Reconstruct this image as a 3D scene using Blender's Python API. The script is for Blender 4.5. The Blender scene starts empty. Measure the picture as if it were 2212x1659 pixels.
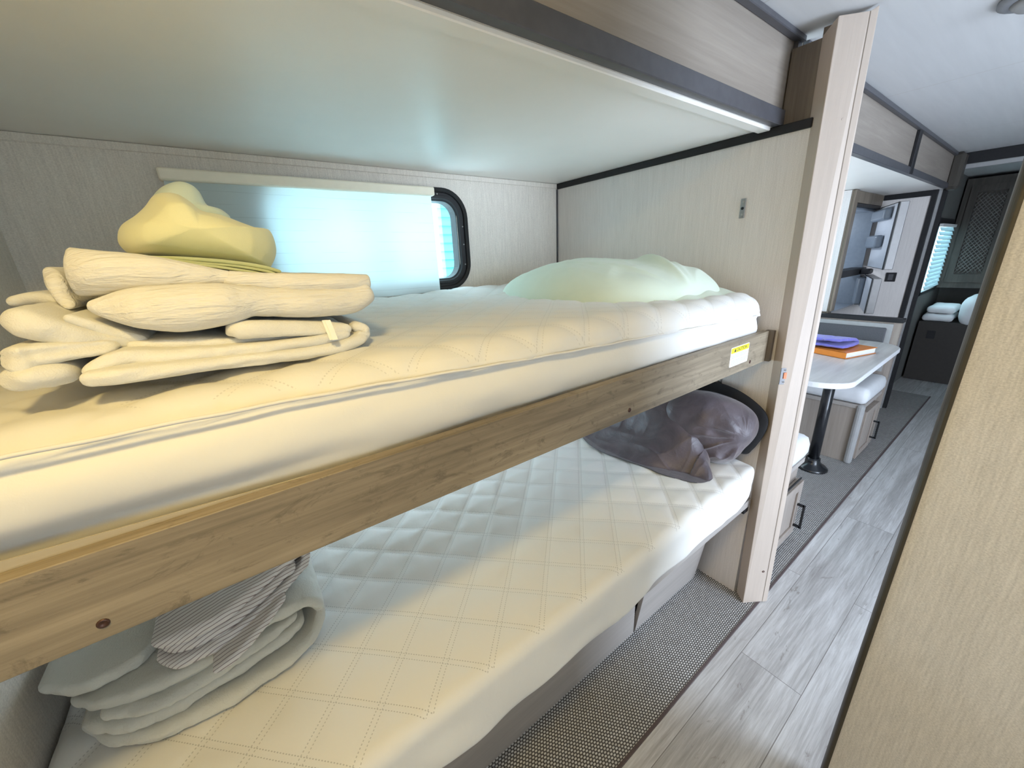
import bpy, math, random
import numpy as np
from mathutils import Matrix, Vector

random.seed(7)
SC = bpy.context.scene
COL = SC.collection
PI = math.pi

# ------------------------------------------------------------------ camera model (2212 x 1659 photograph)
CAMH = 1.415
FPX = 820.5
YAW, PITCH, ROLL = map(math.radians, (35.465, 18.251, 2.601))


def cam_axes():
    cy, sy = math.cos(YAW), math.sin(YAW)
    f = np.array([sy * math.cos(PITCH), cy * math.cos(PITCH), -math.sin(PITCH)])
    r0 = np.array([cy, -sy, 0.0])
    d0 = np.cross(f, r0)
    cr, sr = math.cos(ROLL), math.sin(ROLL)
    return cr * r0 + sr * d0, -sr * r0 + cr * d0, f


RIGHT, DOWN, FWD = cam_axes()
EYE = np.array([0.0, 0.0, CAMH])


def W(px, py, y):
    """photo pixel -> point on the vertical plane at depth y"""
    d = RIGHT * (px - 1106) / FPX + DOWN * (py - 829.5) / FPX + FWD
    return EYE + d * ((y - EYE[1]) / d[1])


# ------------------------------------------------------------------ numpy noise
def _hash(i, j, k, s):
    n = (i * 374761393 + j * 668265263 + k * 1274126177 + s * 974634077) & 0xFFFFFFFF
    n = ((n ^ (n >> 13)) * 1274126177) & 0xFFFFFFFF
    return ((n ^ (n >> 16)) & 0xFFFF) / 65535.0


def vnoise(P, s=0):
    P = np.asarray(P, float)
    f = np.floor(P)
    i = f.astype(np.int64)
    t = P - f
    t = t * t * t * (t * (t * 6 - 15) + 10)
    out = 0
    for a in (0, 1):
        for b in (0, 1):
            for c in (0, 1):
                w = (t[..., 0] if a else 1 - t[..., 0]) * (t[..., 1] if b else 1 - t[..., 1]) * (t[..., 2] if c else 1 - t[..., 2])
                out = out + w * _hash(i[..., 0] + a, i[..., 1] + b, i[..., 2] + c, s)
    return out * 2 - 1


def fbm(P, s=0, o=3):
    r, a = 0, 1.0
    for k in range(o):
        r = r + a * vnoise(np.asarray(P) * (2.03 ** k) + 17.3 * k, s + k)
        a *= 0.5
    return r


def ridge(P, s=0):
    """sharp-crested wrinkles in 0..1"""
    return (1 - np.abs(vnoise(P, s))) ** 4


def sstep(a, b, x):
    t = np.clip((np.asarray(x, float) - a) / (b - a), 0, 1)
    return t * t * (3 - 2 * t)


# ------------------------------------------------------------------ object helpers
def tag(o, label=None, cat=None, group=None, kind=None):
    for k, v in (('label', label), ('category', cat), ('group', group), ('kind', kind)):
        if v:
            o[k] = v
    return o


def empty(name, loc, label, cat, group=None):
    o = bpy.data.objects.new(name, None)
    COL.objects.link(o)
    o.location = loc
    o.empty_display_size = 0.05
    return tag(o, label, cat, group)


class MB:
    """collects shapes in world coordinates; build() links them as one mesh object"""

    def __init__(self):
        self.v, self.f, self.sm = [], [], []

    def add(self, verts, faces, smooth=False):
        n = len(self.v)
        self.v.extend([tuple(map(float, p)) for p in verts])
        self.f.extend([tuple(i + n for i in q) for q in faces])
        self.sm.extend([smooth] * len(faces))
        return self

    def box(self, x0, x1, y0, y1, z0, z1, b=0.0, rot=None):
        """box with chamfered edges (b); rot = (angle about z, pivot x, pivot y)"""
        if b <= 0:
            v = [(x, y, z) for z in (z0, z1) for y in (y0, y1) for x in (x0, x1)]
            f = [(0, 2, 3, 1), (4, 5, 7, 6), (0, 1, 5, 4), (2, 6, 7, 3), (0, 4, 6, 2), (1, 3, 7, 5)]
        else:
            b = min(b, (x1 - x0) * .45, (y1 - y0) * .45, (z1 - z0) * .45)
            v, idx = [], {}
            C = ((x0, x1), (y0, y1), (z0, z1))
            for sx in (0, 1):
                for sy in (0, 1):
                    for sz in (0, 1):
                        s = (sx, sy, sz)
                        for ax in range(3):
                            p = []
                            for a in range(3):
                                c = C[a][s[a]]
                                if a != ax:
                                    c += b if s[a] == 0 else -b
                                p.append(c)
                            idx[(s, ax)] = len(v)
                            v.append(tuple(p))
            f = []
            for ax in range(3):
                o = [a for a in range(3) if a != ax]
                for s in (0, 1):
                    q = []
                    for (i, j) in ((0, 0), (1, 0), (1, 1), (0, 1)):
                        t = [0, 0, 0]
                        t[ax] = s
                        t[o[0]], t[o[1]] = i, j
                        q.append(idx[(tuple(t), ax)])
                    f.append(tuple(q))
                for (i, j) in ((0, 0), (0, 1), (1, 0), (1, 1)):
                    a, c = [0] * 3, [0] * 3
                    a[ax], c[ax] = 0, 1
                    for t in (a, c):
                        t[o[0]], t[o[1]] = i, j
                    f.append((idx[(tuple(a), o[0])], idx[(tuple(c), o[0])], idx[(tuple(c), o[1])], idx[(tuple(a), o[1])]))
            for sx in (0, 1):
                for sy in (0, 1):
                    for sz in (0, 1):
                        s = (sx, sy, sz)
                        f.append((idx[(s, 0)], idx[(s, 1)], idx[(s, 2)]))
        if rot:
            a, cx, cy = rot
            ca, sa = math.cos(a), math.sin(a)
            v = [(cx + (x - cx) * ca - (y - cy) * sa, cy + (x - cx) * sa + (y - cy) * ca, z) for x, y, z in v]
        return self.add(v, f)

    def prism(self, bottom, top):
        """two matching polygons (lists of 3-D points)"""
        n = len(bottom)
        f = [tuple(range(n))[::-1], tuple(range(n, 2 * n))]
        f += [(i, (i + 1) % n, n + (i + 1) % n, n + i) for i in range(n)]
        return self.add(list(bottom) + list(top), f)

    def lathe(self, c, prof, n=32, axis='z'):
        v, f = [], []
        for r, h in prof:
            for k in range(n):
                a = 2 * PI * k / n
                if axis == 'z':
                    v.append((c[0] + r * math.cos(a), c[1] + r * math.sin(a), c[2] + h))
                elif axis == 'y':
                    v.append((c[0] + r * math.cos(a), c[1] + h, c[2] + r * math.sin(a)))
                else:
                    v.append((c[0] + h, c[1] + r * math.cos(a), c[2] + r * math.sin(a)))
        m = len(prof)
        for i in range(m - 1):
            for k in range(n):
                f.append((i * n + k, i * n + (k + 1) % n, (i + 1) * n + (k + 1) % n, (i + 1) * n + k))
        f.append(tuple(range(n))[::-1])
        f.append(tuple(range((m - 1) * n, m * n)))
        return self.add(v, f, True)

    def tube(self, pts, r, n=10):
        pts = [Vector(p) for p in pts]
        v, f = [], []
        for i, p in enumerate(pts):
            t = (pts[min(i + 1, len(pts) - 1)] - pts[max(i - 1, 0)]).normalized()
            u = t.cross(Vector((0.31, 0.17, 0.93))).normalized()
            w = t.cross(u)
            for k in range(n):
                a = 2 * PI * k / n
                v.append(p + u * r * math.cos(a) + w * r * math.sin(a))
        for i in range(len(pts) - 1):
            for k in range(n):
                f.append((i * n + k, i * n + (k + 1) % n, (i + 1) * n + (k + 1) % n, (i + 1) * n + k))
        f.append(tuple(range(n))[::-1])
        f.append(tuple(range((len(pts) - 1) * n, len(pts) * n)))
        return self.add(v, f, True)

    def grid(self, P, cu=False, cv=False, smooth=True):
        P = np.asarray(P)
        nu, nv = P.shape[:2]
        f = []
        for i in range(nu if cu else nu - 1):
            i2 = (i + 1) % nu
            for j in range(nv if cv else nv - 1):
                j2 = (j + 1) % nv
                f.append((i * nv + j, i2 * nv + j, i2 * nv + j2, i * nv + j2))
        return self.add(P.reshape(-1, 3), f, smooth)

    def build(self, name, mat, parent=None, bevel=0.0, recalc=True, loc=None):
        off = Vector((0, 0, 0))
        q = parent
        while q is not None:
            off += q.location
            q = q.parent
        if parent is None and loc is not None:
            off = Vector(loc)
        me = bpy.data.meshes.new(name)
        me.from_pydata([(x - off.x, y - off.y, z - off.z) for x, y, z in self.v], [], self.f)
        me.polygons.foreach_set('use_smooth', self.sm)
        me.update()
        if recalc:
            import bmesh
            bm = bmesh.new()
            bm.from_mesh(me)
            bmesh.ops.remove_doubles(bm, verts=bm.verts, dist=1e-5)
            bmesh.ops.recalc_face_normals(bm, faces=bm.faces)
            bm.to_mesh(me)
            bm.free()
        me.materials.append(mat)
        o = bpy.data.objects.new(name, me)
        COL.objects.link(o)
        if parent is not None:
            o.parent = parent
        elif loc is not None:
            o.location = loc
        if bevel:
            m = o.modifiers.new('bevel', 'BEVEL')
            m.width, m.segments, m.limit_method = bevel, 2, 'ANGLE'
        return o


def struct(name, mb, mat, **k):
    o = mb.build(name, mat, **k)
    o['kind'] = 'structure'
    return o


# ------------------------------------------------------------------ materials
class NT:
    def __init__(self, name):
        self.m = bpy.data.materials.new(name)
        self.m.use_nodes = True
        self.t = self.m.node_tree
        self.t.nodes.clear()
        self.out = self.n('ShaderNodeOutputMaterial')
        self.b = self.n('ShaderNodeBsdfPrincipled')
        self.l(self.b.outputs[0], self.out.inputs[0])

    def n(self, typ, **k):
        o = self.t.nodes.new(typ)
        for a, v in k.items():
            setattr(o, a, v)
        return o

    def l(self, a, b):
        self.t.links.new(a, b)

    def co(self, scale=(1, 1, 1), loc=(0, 0, 0), rot=(0, 0, 0)):
        tc = self.n('ShaderNodeTexCoord')
        mp = self.n('ShaderNodeMapping')
        mp.inputs['Scale'].default_value = scale
        mp.inputs['Location'].default_value = loc
        mp.inputs['Rotation'].default_value = rot
        self.l(tc.outputs['Object'], mp.inputs[0])
        return mp.outputs[0]

    def noise(self, vec, scale=1, detail=3, rough=.5, dist=0):
        o = self.n('ShaderNodeTexNoise')
        o.inputs['Scale'].default_value = scale
        o.inputs['Detail'].default_value = detail
        o.inputs['Roughness'].default_value = rough
        o.inputs['Distortion'].default_value = dist
        self.l(vec, o.inputs['Vector'])
        return o.outputs['Fac']

    def math(self, op, a, b=None, c=None, clamp=False):
        o = self.n('ShaderNodeMath', operation=op, use_clamp=clamp)
        for i, x in enumerate((a, b, c)):
            if x is None:
                continue
            if isinstance(x, (int, float)):
                o.inputs[i].default_value = x
            else:
                self.l(x, o.inputs[i])
        return o.outputs[0]

    def ramp(self, fac, stops):
        o = self.n('ShaderNodeValToRGB')
        e = o.color_ramp.elements
        while len(e) < len(stops):
            e.new(0.5)
        for k, (p, c) in enumerate(stops):
            e[k].position = p
            e[k].color = (*c, 1) if len(c) == 3 else c
        self.l(fac, o.inputs[0])
        return o.outputs[0]

    def mix(self, fac, a, b, typ='MIX'):
        o = self.n('ShaderNodeMix', data_type='RGBA', blend_type=typ)
        for s, x in ((0, fac), (6, a), (7, b)):
            if isinstance(x, (int, float)):
                o.inputs[s].default_value = x
            elif isinstance(x, tuple):
                o.inputs[s].default_value = (*x, 1)
            else:
                self.l(x, o.inputs[s])
        return o.outputs[2]

    def bump(self, h, strength=.3, dist=.002, prev=None):
        o = self.n('ShaderNodeBump')
        o.inputs['Strength'].default_value = strength
        o.inputs['Distance'].default_value = dist
        self.l(h, o.inputs['Height'])
        if prev is not None:
            self.l(prev, o.inputs['Normal'])
        self.l(o.outputs[0], self.b.inputs['Normal'])
        return o.outputs[0]

    def sep(self, v):
        o = self.n('ShaderNodeSeparateXYZ')
        self.l(v, o.inputs[0])
        return o.outputs

    def set(self, col=None, rough=.5, metal=0, spec=None, sheen=None):
        if col is not None:
            if isinstance(col, tuple):
                self.b.inputs['Base Color'].default_value = (*col, 1)
            else:
                self.l(col, self.b.inputs['Base Color'])
        self.b.inputs['Roughness'].default_value = rough
        self.b.inputs['Metallic'].default_value = metal
        if spec is not None:
            self.b.inputs['Specular IOR Level'].default_value = spec
        if sheen:
            self.b.inputs['Sheen Weight'].default_value = sheen
            self.b.inputs['Sheen Roughness'].default_value = .5
        return self.m


def plain(name, col, rough=.5, metal=0, spec=None, n=.06, sc=40, bump=0):
    t = NT(name)
    f = t.noise(t.co(), sc, 3)
    c = t.ramp(f, [(.3, tuple(x * (1 - n) for x in col)), (.7, tuple(min(1, x * (1 + n)) for x in col))])
    if bump:
        t.bump(f, bump, .001)
    return t.set(c, rough, metal, spec)


def wood(name, axis, light, dark, rough=.45, scale=1.0, contrast=1.0, knots=True):
    """greige printed woodgrain running along axis 0/1/2"""
    t = NT(name)
    s = [14 * scale] * 3
    s[axis] = 1.1 * scale
    co = t.co(tuple(s))
    a = t.noise(co, 1, 5, .6, .6)
    s2 = [90 * scale] * 3
    s2[axis] = 3.2 * scale
    b = t.noise(t.co(tuple(s2)), 1, 4, .65, .3)
    s3 = [26 * scale] * 3
    s3[axis] = 11 * scale
    rough_patch = t.noise(t.co(tuple(s3)), 1, 6, .75, 2.2)
    f = t.math('ADD', t.math('MULTIPLY', a, .6), t.math('MULTIPLY', b, .4))
    mid = tuple((x + y) / 2 for x, y in zip(light, dark))
    c = t.ramp(f, [(.5 - .17 / contrast, dark), (.5, mid), (.5 + .14 / contrast, light)])
    if knots:
        k = t.ramp(rough_patch, [(.54, (0, 0, 0)), (.66, (1, 1, 1))])
        c = t.mix(t.math('MULTIPLY', k, .55), c, tuple(x * .62 for x in dark))
    t.bump(t.math('ADD', b, t.math('MULTIPLY', rough_patch, .6)), .25, .0012)
    return t.set(c, rough, 0, .4)


def wallpaper(name, base, dark, streak=1.0, z=2, k=1.0, zl=9):
    """woven-look vinyl wallpaper: fine cross weave with soft vertical threads"""
    t = NT(name)
    s = [260 * k, 260 * k, 260 * k]
    s[z] = zl
    th = t.noise(t.co(tuple(s)), 1, 3, .6)
    s = [70, 70, 70]
    s[z] = 2.2
    br = t.noise(t.co(tuple(s)), 1, 4, .6)
    s = [330 * k, 330 * k, 330 * k]
    s[z] = 520 * k
    we = t.noise(t.co(tuple(s)), 1, 2, .6)
    f = t.math('ADD', t.math('MULTIPLY', th, .34), t.math('ADD', t.math('MULTIPLY', br, .16), t.math('MULTIPLY', we, .50)))
    c = t.ramp(f, [(.5 - .16 / streak, dark), (.5 + .13 / streak, base)])
    t.bump(t.math('ADD', th, we), .06, .0006)
    return t.set(c, .6, 0, .35)


def cotton(name, col, rough=.85, fine=900, bump=.25, tint=None, large=0.0):
    t = NT(name)
    w = t.noise(t.co(), fine, 2)
    l = t.noise(t.co(), 11, 3, .5, .8 if large else 0)
    c = t.ramp(l, [(.3, tuple(x * .96 for x in col)), (.7, col)])
    h = t.math('ADD', t.math('MULTIPLY', w, .25), t.math('MULTIPLY', l, large))
    t.bump(h, bump, .007 if large else .0006)
    return t.set(c, rough, 0, .2, sheen=.25)


def quilted(name, col, base, period=.0935, u0=.8054, v0=-.251, gate=(.60, 0.0), dark=.5):
    """white quilted pad: double rows of stitching on a diamond grid (matches the mesh relief)"""
    t = NT(name)
    tc = t.n('ShaderNodeTexCoord')
    x, y, z = t.sep(tc.outputs['Object'])
    x = t.math('ADD', x, base[0])
    y = t.math('ADD', y, base[1])
    r = 1 / math.sqrt(2)
    u = t.math('SUBTRACT', t.math('MULTIPLY', t.math('ADD', x, y), r), u0)
    v = t.math('SUBTRACT', t.math('MULTIPLY', t.math('SUBTRACT', x, y), r), v0)

    def line(a, b):
        d = t.math('ABSOLUTE', t.math('SUBTRACT', t.math('PINGPONG', a, period / 2), 0.0))
        d = t.math('ABSOLUTE', t.math('SUBTRACT', d, .0052))
        on = t.math('LESS_THAN', d, .0009)
        dash = t.math('LESS_THAN', t.math('FRACT', t.math('DIVIDE', b, .0055)), .5)
        return t.math('MULTIPLY', on, dash)

    st = t.math('MAXIMUM', line(u, v), line(v, u))
    zw = t.math('ADD', t.math('ADD', z, base[2]), t.math('MULTIPLY', x, gate[1]))
    st = t.math('MULTIPLY', st, t.math('GREATER_THAN', zw, gate[0]))
    w = t.noise(t.co(), 700, 2)
    c = t.mix(t.math('MULTIPLY', st, dark), col, tuple(k * .35 for k in col))
    wr = t.noise(t.co((1, 1, 1)), 46, 3, .55, .8)
    t.bump(t.math('ADD', t.math('MULTIPLY', w, .12), t.math('SUBTRACT', t.math('MULTIPLY', wr, .8), t.math('MULTIPLY', st, 1.0))), .3, .0016)
    return t.set(c, .85, 0, .2, sheen=.2)


def crinkle(name, col):
    """seersucker: short horizontal crinkles"""
    t = NT(name)
    a = t.noise(t.co((13, 100, 125)), 1, 3, .55, .7)
    b = t.noise(t.co((40, 260, 300)), 1, 2, .6, .5)
    h = t.math('ADD', a, t.math('MULTIPLY', b, .35))
    c = t.ramp(a, [(.3, tuple(x * .97 for x in col)), (.65, col)])
    t.bump(h, .8, .005)
    return t.set(c, .88, 0, .2, sheen=.25)


M = {}
M['white_panel'] = plain('slide_ceiling_white', (.90, .88, .84), .42, n=.015, sc=6)
M['wall_paper'] = wallpaper('wallpaper_grey', (.85, .795, .72), (.585, .54, .485), .85, k=.85, zl=14)
M['wall_paper_light'] = wallpaper('wallpaper_end', (.83, .785, .76), (.635, .595, .57), .9)
M['wall_tan'] = wallpaper('wallpaper_partition', (.82, .79, .76), (.56, .54, .52), 1.1, k=.8, zl=16)
M['wood_rail'] = wood('wood_rail', 0, (.37, .305, .22), (.16, .13, .092), contrast=1.15)
M['wood_post'] = wood('wood_post', 2, (.56, .475, .405), (.45, .38, .325), contrast=.6, knots=False)
M['wood_fascia'] = wood('wood_fascia', 0, (.345, .30, .255), (.23, .195, .165), contrast=.8, knots=False)
M['wood_dark'] = wood('wood_end_panel', 2, (.20, .165, .13), (.10, .08, .062), knots=False)
M['wood_base'] = wood('wood_base', 0, (.43, .39, .36), (.31, .28, .255), contrast=.7, knots=False)
M['wood_cab'] = wood('wood_cabinet', 2, (.40, .345, .30), (.26, .22, .19), contrast=.8, knots=False)
M['wood_stile'] = wood('wood_stile', 2, (.26, .21, .16), (.13, .105, .08), knots=False)
M['plywood'] = wood('plywood', 0, (.50, .44, .33), (.42, .37, .28), knots=False)
M['black_trim'] = plain('black_trim', (.022, .022, .024), .5, 0, .25, n=.1)
M['dark_trim'] = plain('charcoal_trim', (.075, .075, .085), .38, n=.1)
M['rubber'] = plain('rubber_bulb_trim', (.055, .048, .036), .45, n=.1)
M['steel'] = plain('brushed_steel', (.42, .42, .43), .32, .9, n=.08, sc=160)
M['door_grey'] = plain('fridge_door_grey', (.34, .33, .33), .4, .3, n=.04)
M['plate_dark'] = plain('zinc_plate', (.20, .20, .21), .45, .4, n=.08)
M['screw'] = plain('screw_bronze', (.10, .055, .045), .35, .7)
M['orange_plastic'] = plain('orange_latch', (.78, .20, .06), .4)
M['cream_plastic'] = plain('cream_headrail', (.92, .85, .70), .5, n=.02)
M['black_satin'] = plain('black_satin_metal', (.012, .013, .016), .22, .0, .6, n=.1)
M['cushion'] = plain('cushion_vinyl', (.72, .73, .75), .5, n=.03, sc=30)
M['cushion_dark'] = plain('cushion_charcoal', (.085, .085, .095), .6, n=.1, sc=120, bump=.1)
M['grey_frame'] = plain('grey_frame', (.36, .36, .36), .5, n=.04)
M['fridge_white'] = plain('fridge_liner', (.74, .78, .84), .35, n=.02)
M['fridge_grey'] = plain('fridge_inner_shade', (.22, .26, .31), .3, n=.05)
M['binder_orange'] = plain('binder_orange', (.78, .25, .035), .35, n=.03)
M['paper'] = plain('paper_white', (.85, .85, .84), .8, n=.02)
M['violet'] = cotton('violet_cloth', (.20, .19, .62), .8, 500, .2, large=.5)
M['cloth_white'] = cotton('white_bedding', (.82, .83, .84))
M['sheet'] = cotton('fitted_sheet', (.76, .75, .73), fine=620, bump=.2)
M['duvet'] = cotton('white_duvet', (.78, .775, .74), fine=500, bump=.55, large=1.4)
M['crinkle'] = crinkle('white_seersucker', (.80, .785, .74))
M['pillow_green'] = cotton('pale_green_pillowcase', (.70, .80, .68), .7, 700, .2, large=.35)
M['pillow_lime'] = cotton('lime_pillowcase', (.88, .86, .53), .75, 700, .2, large=.35)
M['sheet_lime'] = cotton('olive_lime_sheet', (.52, .56, .32), .75, 700, .2)
M['blue_blanket'] = cotton('grey_blue_blanket', (.60, .60, .55), .85, 300, .6, large=.9)
M['black_cloth'] = cotton('black_fabric', (.012, .012, .014), .8, 400, .3)
M['glass_dark'] = plain('fixture_grey', (.25, .26, .28), .5)

t = NT('mauve_satin')
f1 = t.noise(t.co((1, 1, 1)), 9, 4, .6, 1.5)
c1 = t.ramp(f1, [(.3, (.055, .042, .052)), (.7, (.105, .082, .098))])
t.bump(t.noise(t.co(), 26, 4, .6, 1.2), .35, .006)
M['mauve'] = t.set(c1, .42, 0, .5, sheen=.4)

t = NT('striped_cotton')
_x, _y, _z = t.sep(t.co())
wob = t.math('MULTIPLY', t.math('SUBTRACT', t.noise(t.co(), 7, 3), .5), .035)
s_ = t.math('FRACT', t.math('DIVIDE', t.math('ADD', t.math('ADD', _y, _z), t.math('ADD', wob, t.math('MULTIPLY', _x, -.30))), .0092))
st_ = t.math('LESS_THAN', t.math('ABSOLUTE', t.math('SUBTRACT', s_, .5)), .12)
colmix = t.mix(t.noise(t.co(), 5, 2), (.16, .17, .25), (.30, .20, .15))
c_ = t.mix(t.math('MULTIPLY', st_, .8), (.70, .68, .67), colmix)
t.bump(t.noise(t.co(), 40, 4, .6, .8), .4, .004)
M['striped'] = t.set(c_, .85, 0, .2)

# plank floor
t = NT('vinyl_plank_floor')
co = t.co((1, 1, 1), (-.02, .016, 0))
br = t.n('ShaderNodeTexBrick')
br.offset, br.offset_frequency, br.squash = .535, 2, 1
for k, v in (('Scale', 1.0), ('Mortar Size', .0011), ('Mortar Smooth', .1), ('Bias', 0.0), ('Brick Width', 1.22), ('Row Height', .187)):
    br.inputs[k].default_value = v
br.inputs['Color1'].default_value = (0, 0, 0, 1)
br.inputs['Color2'].default_value = (1, 1, 1, 1)
br.inputs['Mortar'].default_value = (.5, .5, .5, 1)
t.l(co, br.inputs['Vector'])
tone = t.n('ShaderNodeSeparateColor')
t.l(br.outputs['Color'], tone.inputs[0])
tv = tone.outputs[0]
cmb = t.n('ShaderNodeCombineXYZ')
x_, y_, z_ = t.sep(t.co())
t.l(t.math('ADD', t.math('MULTIPLY', x_, 1.6), t.math('MULTIPLY', tv, 13.0)), cmb.inputs[0])
t.l(t.math('MULTIPLY', y_, 22.0), cmb.inputs[1])
t.l(t.math('MULTIPLY', tv, 7.0), cmb.inputs[2])
g1 = t.noise(cmb.outputs[0], 1.0, 6, .62, .9)
cmb2 = t.n('ShaderNodeCombineXYZ')
t.l(t.math('ADD', t.math('MULTIPLY', x_, 7.0), t.math('MULTIPLY', tv, 31.0)), cmb2.inputs[0])
t.l(t.math('MULTIPLY', y_, 160.0), cmb2.inputs[1])
g2 = t.noise(cmb2.outputs[0], 1.0, 4, .7, .4)
cmb3 = t.n('ShaderNodeCombineXYZ')
t.l(t.math('ADD', t.math('MULTIPLY', x_, 4.0), t.math('MULTIPLY', tv, 19.0)), cmb3.inputs[0])
t.l(t.math('MULTIPLY', y_, 9.0), cmb3.inputs[1])
knot = t.ramp(t.noise(cmb3.outputs[0], 1.0, 5, .7, 1.6), [(.63, (0, 0, 0)), (.69, (1, 1, 1))])
gf = t.math('ADD', t.math('MULTIPLY', g1, .6), t.math('MULTIPLY', g2, .4))
pl = t.ramp(gf, [(.33, (.34, .325, .315)), (.47, (.48, .47, .465)), (.60, (.65, .645, .645))])
pl = t.mix(t.math('MULTIPLY', knot, .55), pl, (.20, .165, .14))
sh = t.math('ADD', .86, t.math('MULTIPLY', tv, .22))
cs = t.n('ShaderNodeCombineColor')
for i in range(3):
    t.l(sh, cs.inputs[i])
pl = t.mix(1.0, pl, cs.outputs[0], 'MULTIPLY')
pl = t.mix(t.math('MULTIPLY', br.outputs['Fac'], .75), pl, (.10, .085, .075))
t.bump(t.math('SUBTRACT', g2, br.outputs['Fac']), .2, .001)
M['floor'] = t.set(pl, .34, 0, .45)

# woven flat carpet: pale dots on dark ground
t = NT('woven_carpet')
x_, y_, z_ = t.sep(t.co())
P_ = .0115
row = t.math('FLOOR', t.math('DIVIDE', y_, P_ * .62))
xs = t.math('ADD', t.math('DIVIDE', x_, P_), t.math('MULTIPLY', t.math('MODULO', row, 2.0), .5))
fx = t.math('SUBTRACT', t.math('FRACT', xs), .5)
fy = t.math('SUBTRACT', t.math('FRACT', t.math('DIVIDE', y_, P_ * .62)), .5)
rr = t.math('SQRT', t.math('ADD', t.math('MULTIPLY', fx, fx), t.math('MULTIPLY', t.math('MULTIPLY', fy, fy), .8)))
dot = t.ramp(rr, [(.24, (1, 1, 1)), (.44, (0, 0, 0))])
nz_ = t.noise(t.co(), 60, 3)
dc = t.ramp(nz_, [(.3, (.52, .51, .50)), (.7, (.70, .69, .68))])
cc = t.mix(dot, (.085, .08, .078), dc)
t.bump(dot, .6, .002)
M['rug'] = t.set(cc, .9, 0, .15)
M['rug_edge'] = plain('carpet_binding', (.10, .075, .075), .8, n=.15, sc=300, bump=.2)

# main ceiling with panel seams across the coach every 1.2 m
t = NT('ceiling_panels')
x_, y_, z_ = t.sep(t.co())
d_ = t.math('ABSOLUTE', t.math('SUBTRACT', t.math('PINGPONG', t.math('SUBTRACT', x_, 1.25), .6), 0.0))
ln = t.math('LESS_THAN', d_, .0018)
sm_ = t.noise(t.co((3, 40, 1)), 1, 3)
cb = t.ramp(sm_, [(.3, (.60, .60, .60)), (.7, (.64, .64, .64))])
M['ceiling'] = t.set(t.mix(t.math('MULTIPLY', ln, .5), cb, (.42, .36, .30)), .5, 0, .35)

# translucent roller shade, siding laps behind it painted in as faint lines
t = NT('shade_fabric')
x_, y_, z_ = t.sep(t.co())
lap_lines = t.math('LESS_THAN', t.math('ABSOLUTE', t.math('SUBTRACT', t.math('FRACT', t.math('DIVIDE', t.math('ADD', z_, t.math('MULTIPLY', x_, .012)), .0365)), .5)), .014)
gate = t.ramp(t.noise(t.co((6, 1, 26)), 1, 3), [(.42, (0, 0, 0)), (.56, (1, 1, 1))])
base = t.mix(t.math('MULTIPLY', t.math('MULTIPLY', lap_lines, gate), .42), (.70, .80, .82), (.28, .34, .36))
t.set(base, .8, 0, .15)
tr = t.n('ShaderNodeBsdfTranslucent')
t.l(base, tr.inputs[0])
mx = t.n('ShaderNodeMixShader')
mx.inputs[0].default_value = .33
t.l(t.b.outputs[0], mx.inputs[1])
t.l(tr.outputs[0], mx.inputs[2])
t.l(mx.outputs[0], t.out.inputs[0])
M['shade'] = t.m

# tinted window glass
t = NT('tinted_glass')
gl = t.n('ShaderNodeBsdfGlass')
gl.inputs['Color'].default_value = (.85, .97, 1.0, 1)
gl.inputs['Roughness'].default_value = 0
gl.inputs['IOR'].default_value = 1.1
tp = t.n('ShaderNodeBsdfTransparent')
tp.inputs[0].default_value = (.86, .97, 1.0, 1)
mx = t.n('ShaderNodeMixShader')
mx.inputs[0].default_value = .85
t.l(gl.outputs[0], mx.inputs[1])
t.l(tp.outputs[0], mx.inputs[2])
t.l(mx.outputs[0], t.out.inputs[0])
M['glass'] = t.m
M['siding'] = plain('outside_siding', (.22, .70, .75), .6, n=.10, sc=3)

# caution sticker
M['sticker_white'] = plain('sticker_white', (.90, .92, .92), .45, n=.01)
M['sticker_yellow'] = plain('sticker_yellow', (.92, .80, .03), .45, n=.01)
M['sticker_ink'] = plain('sticker_ink', (.04, .04, .05), .6)
M['sticker_grey'] = plain('sticker_small_print', (.42, .50, .52), .6)

# dinette top: pale washed laminate
t = NT('pale_laminate')
g = t.noise(t.co((1.6, 26, 4)), 1, 5, .6, .5)
M['laminate'] = t.set(t.ramp(g, [(.35, (.50, .49, .49)), (.55, (.60, .59, .59)), (.7, (.66, .65, .65))]), .3, 0, .5)
M['laminate_edge'] = plain('laminate_edge', (.80, .81, .83), .35, n=.02)
M['translucent_tag'] = plain('care_label', (.90, .89, .82), .7, n=.02)
M['lattice'] = plain('lattice_wood', (.16, .15, .135), .5)
M['wood_dim'] = wood('wood_dim', 2, (.085, .075, .062), (.04, .035, .03), knots=False)  # low light of the bedroom put into a darker wood colour
M['dim_wall'] = plain('bedroom_wall', (.16, .16, .15), .7)  # bedroom dimness put into the wall colour
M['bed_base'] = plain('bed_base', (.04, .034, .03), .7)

# ------------------------------------------------------------------ geometry constants (metres)
XL, XE, YW, ZS, ZC = -.43, 1.485, 1.607, 1.768, 2.0
YH = .605            # slide-out header face
XR = 1.0             # partition on the right of the aisle
YR = -1.75           # far side wall of the coach
XF = 6.6             # bedroom end wall

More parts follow.
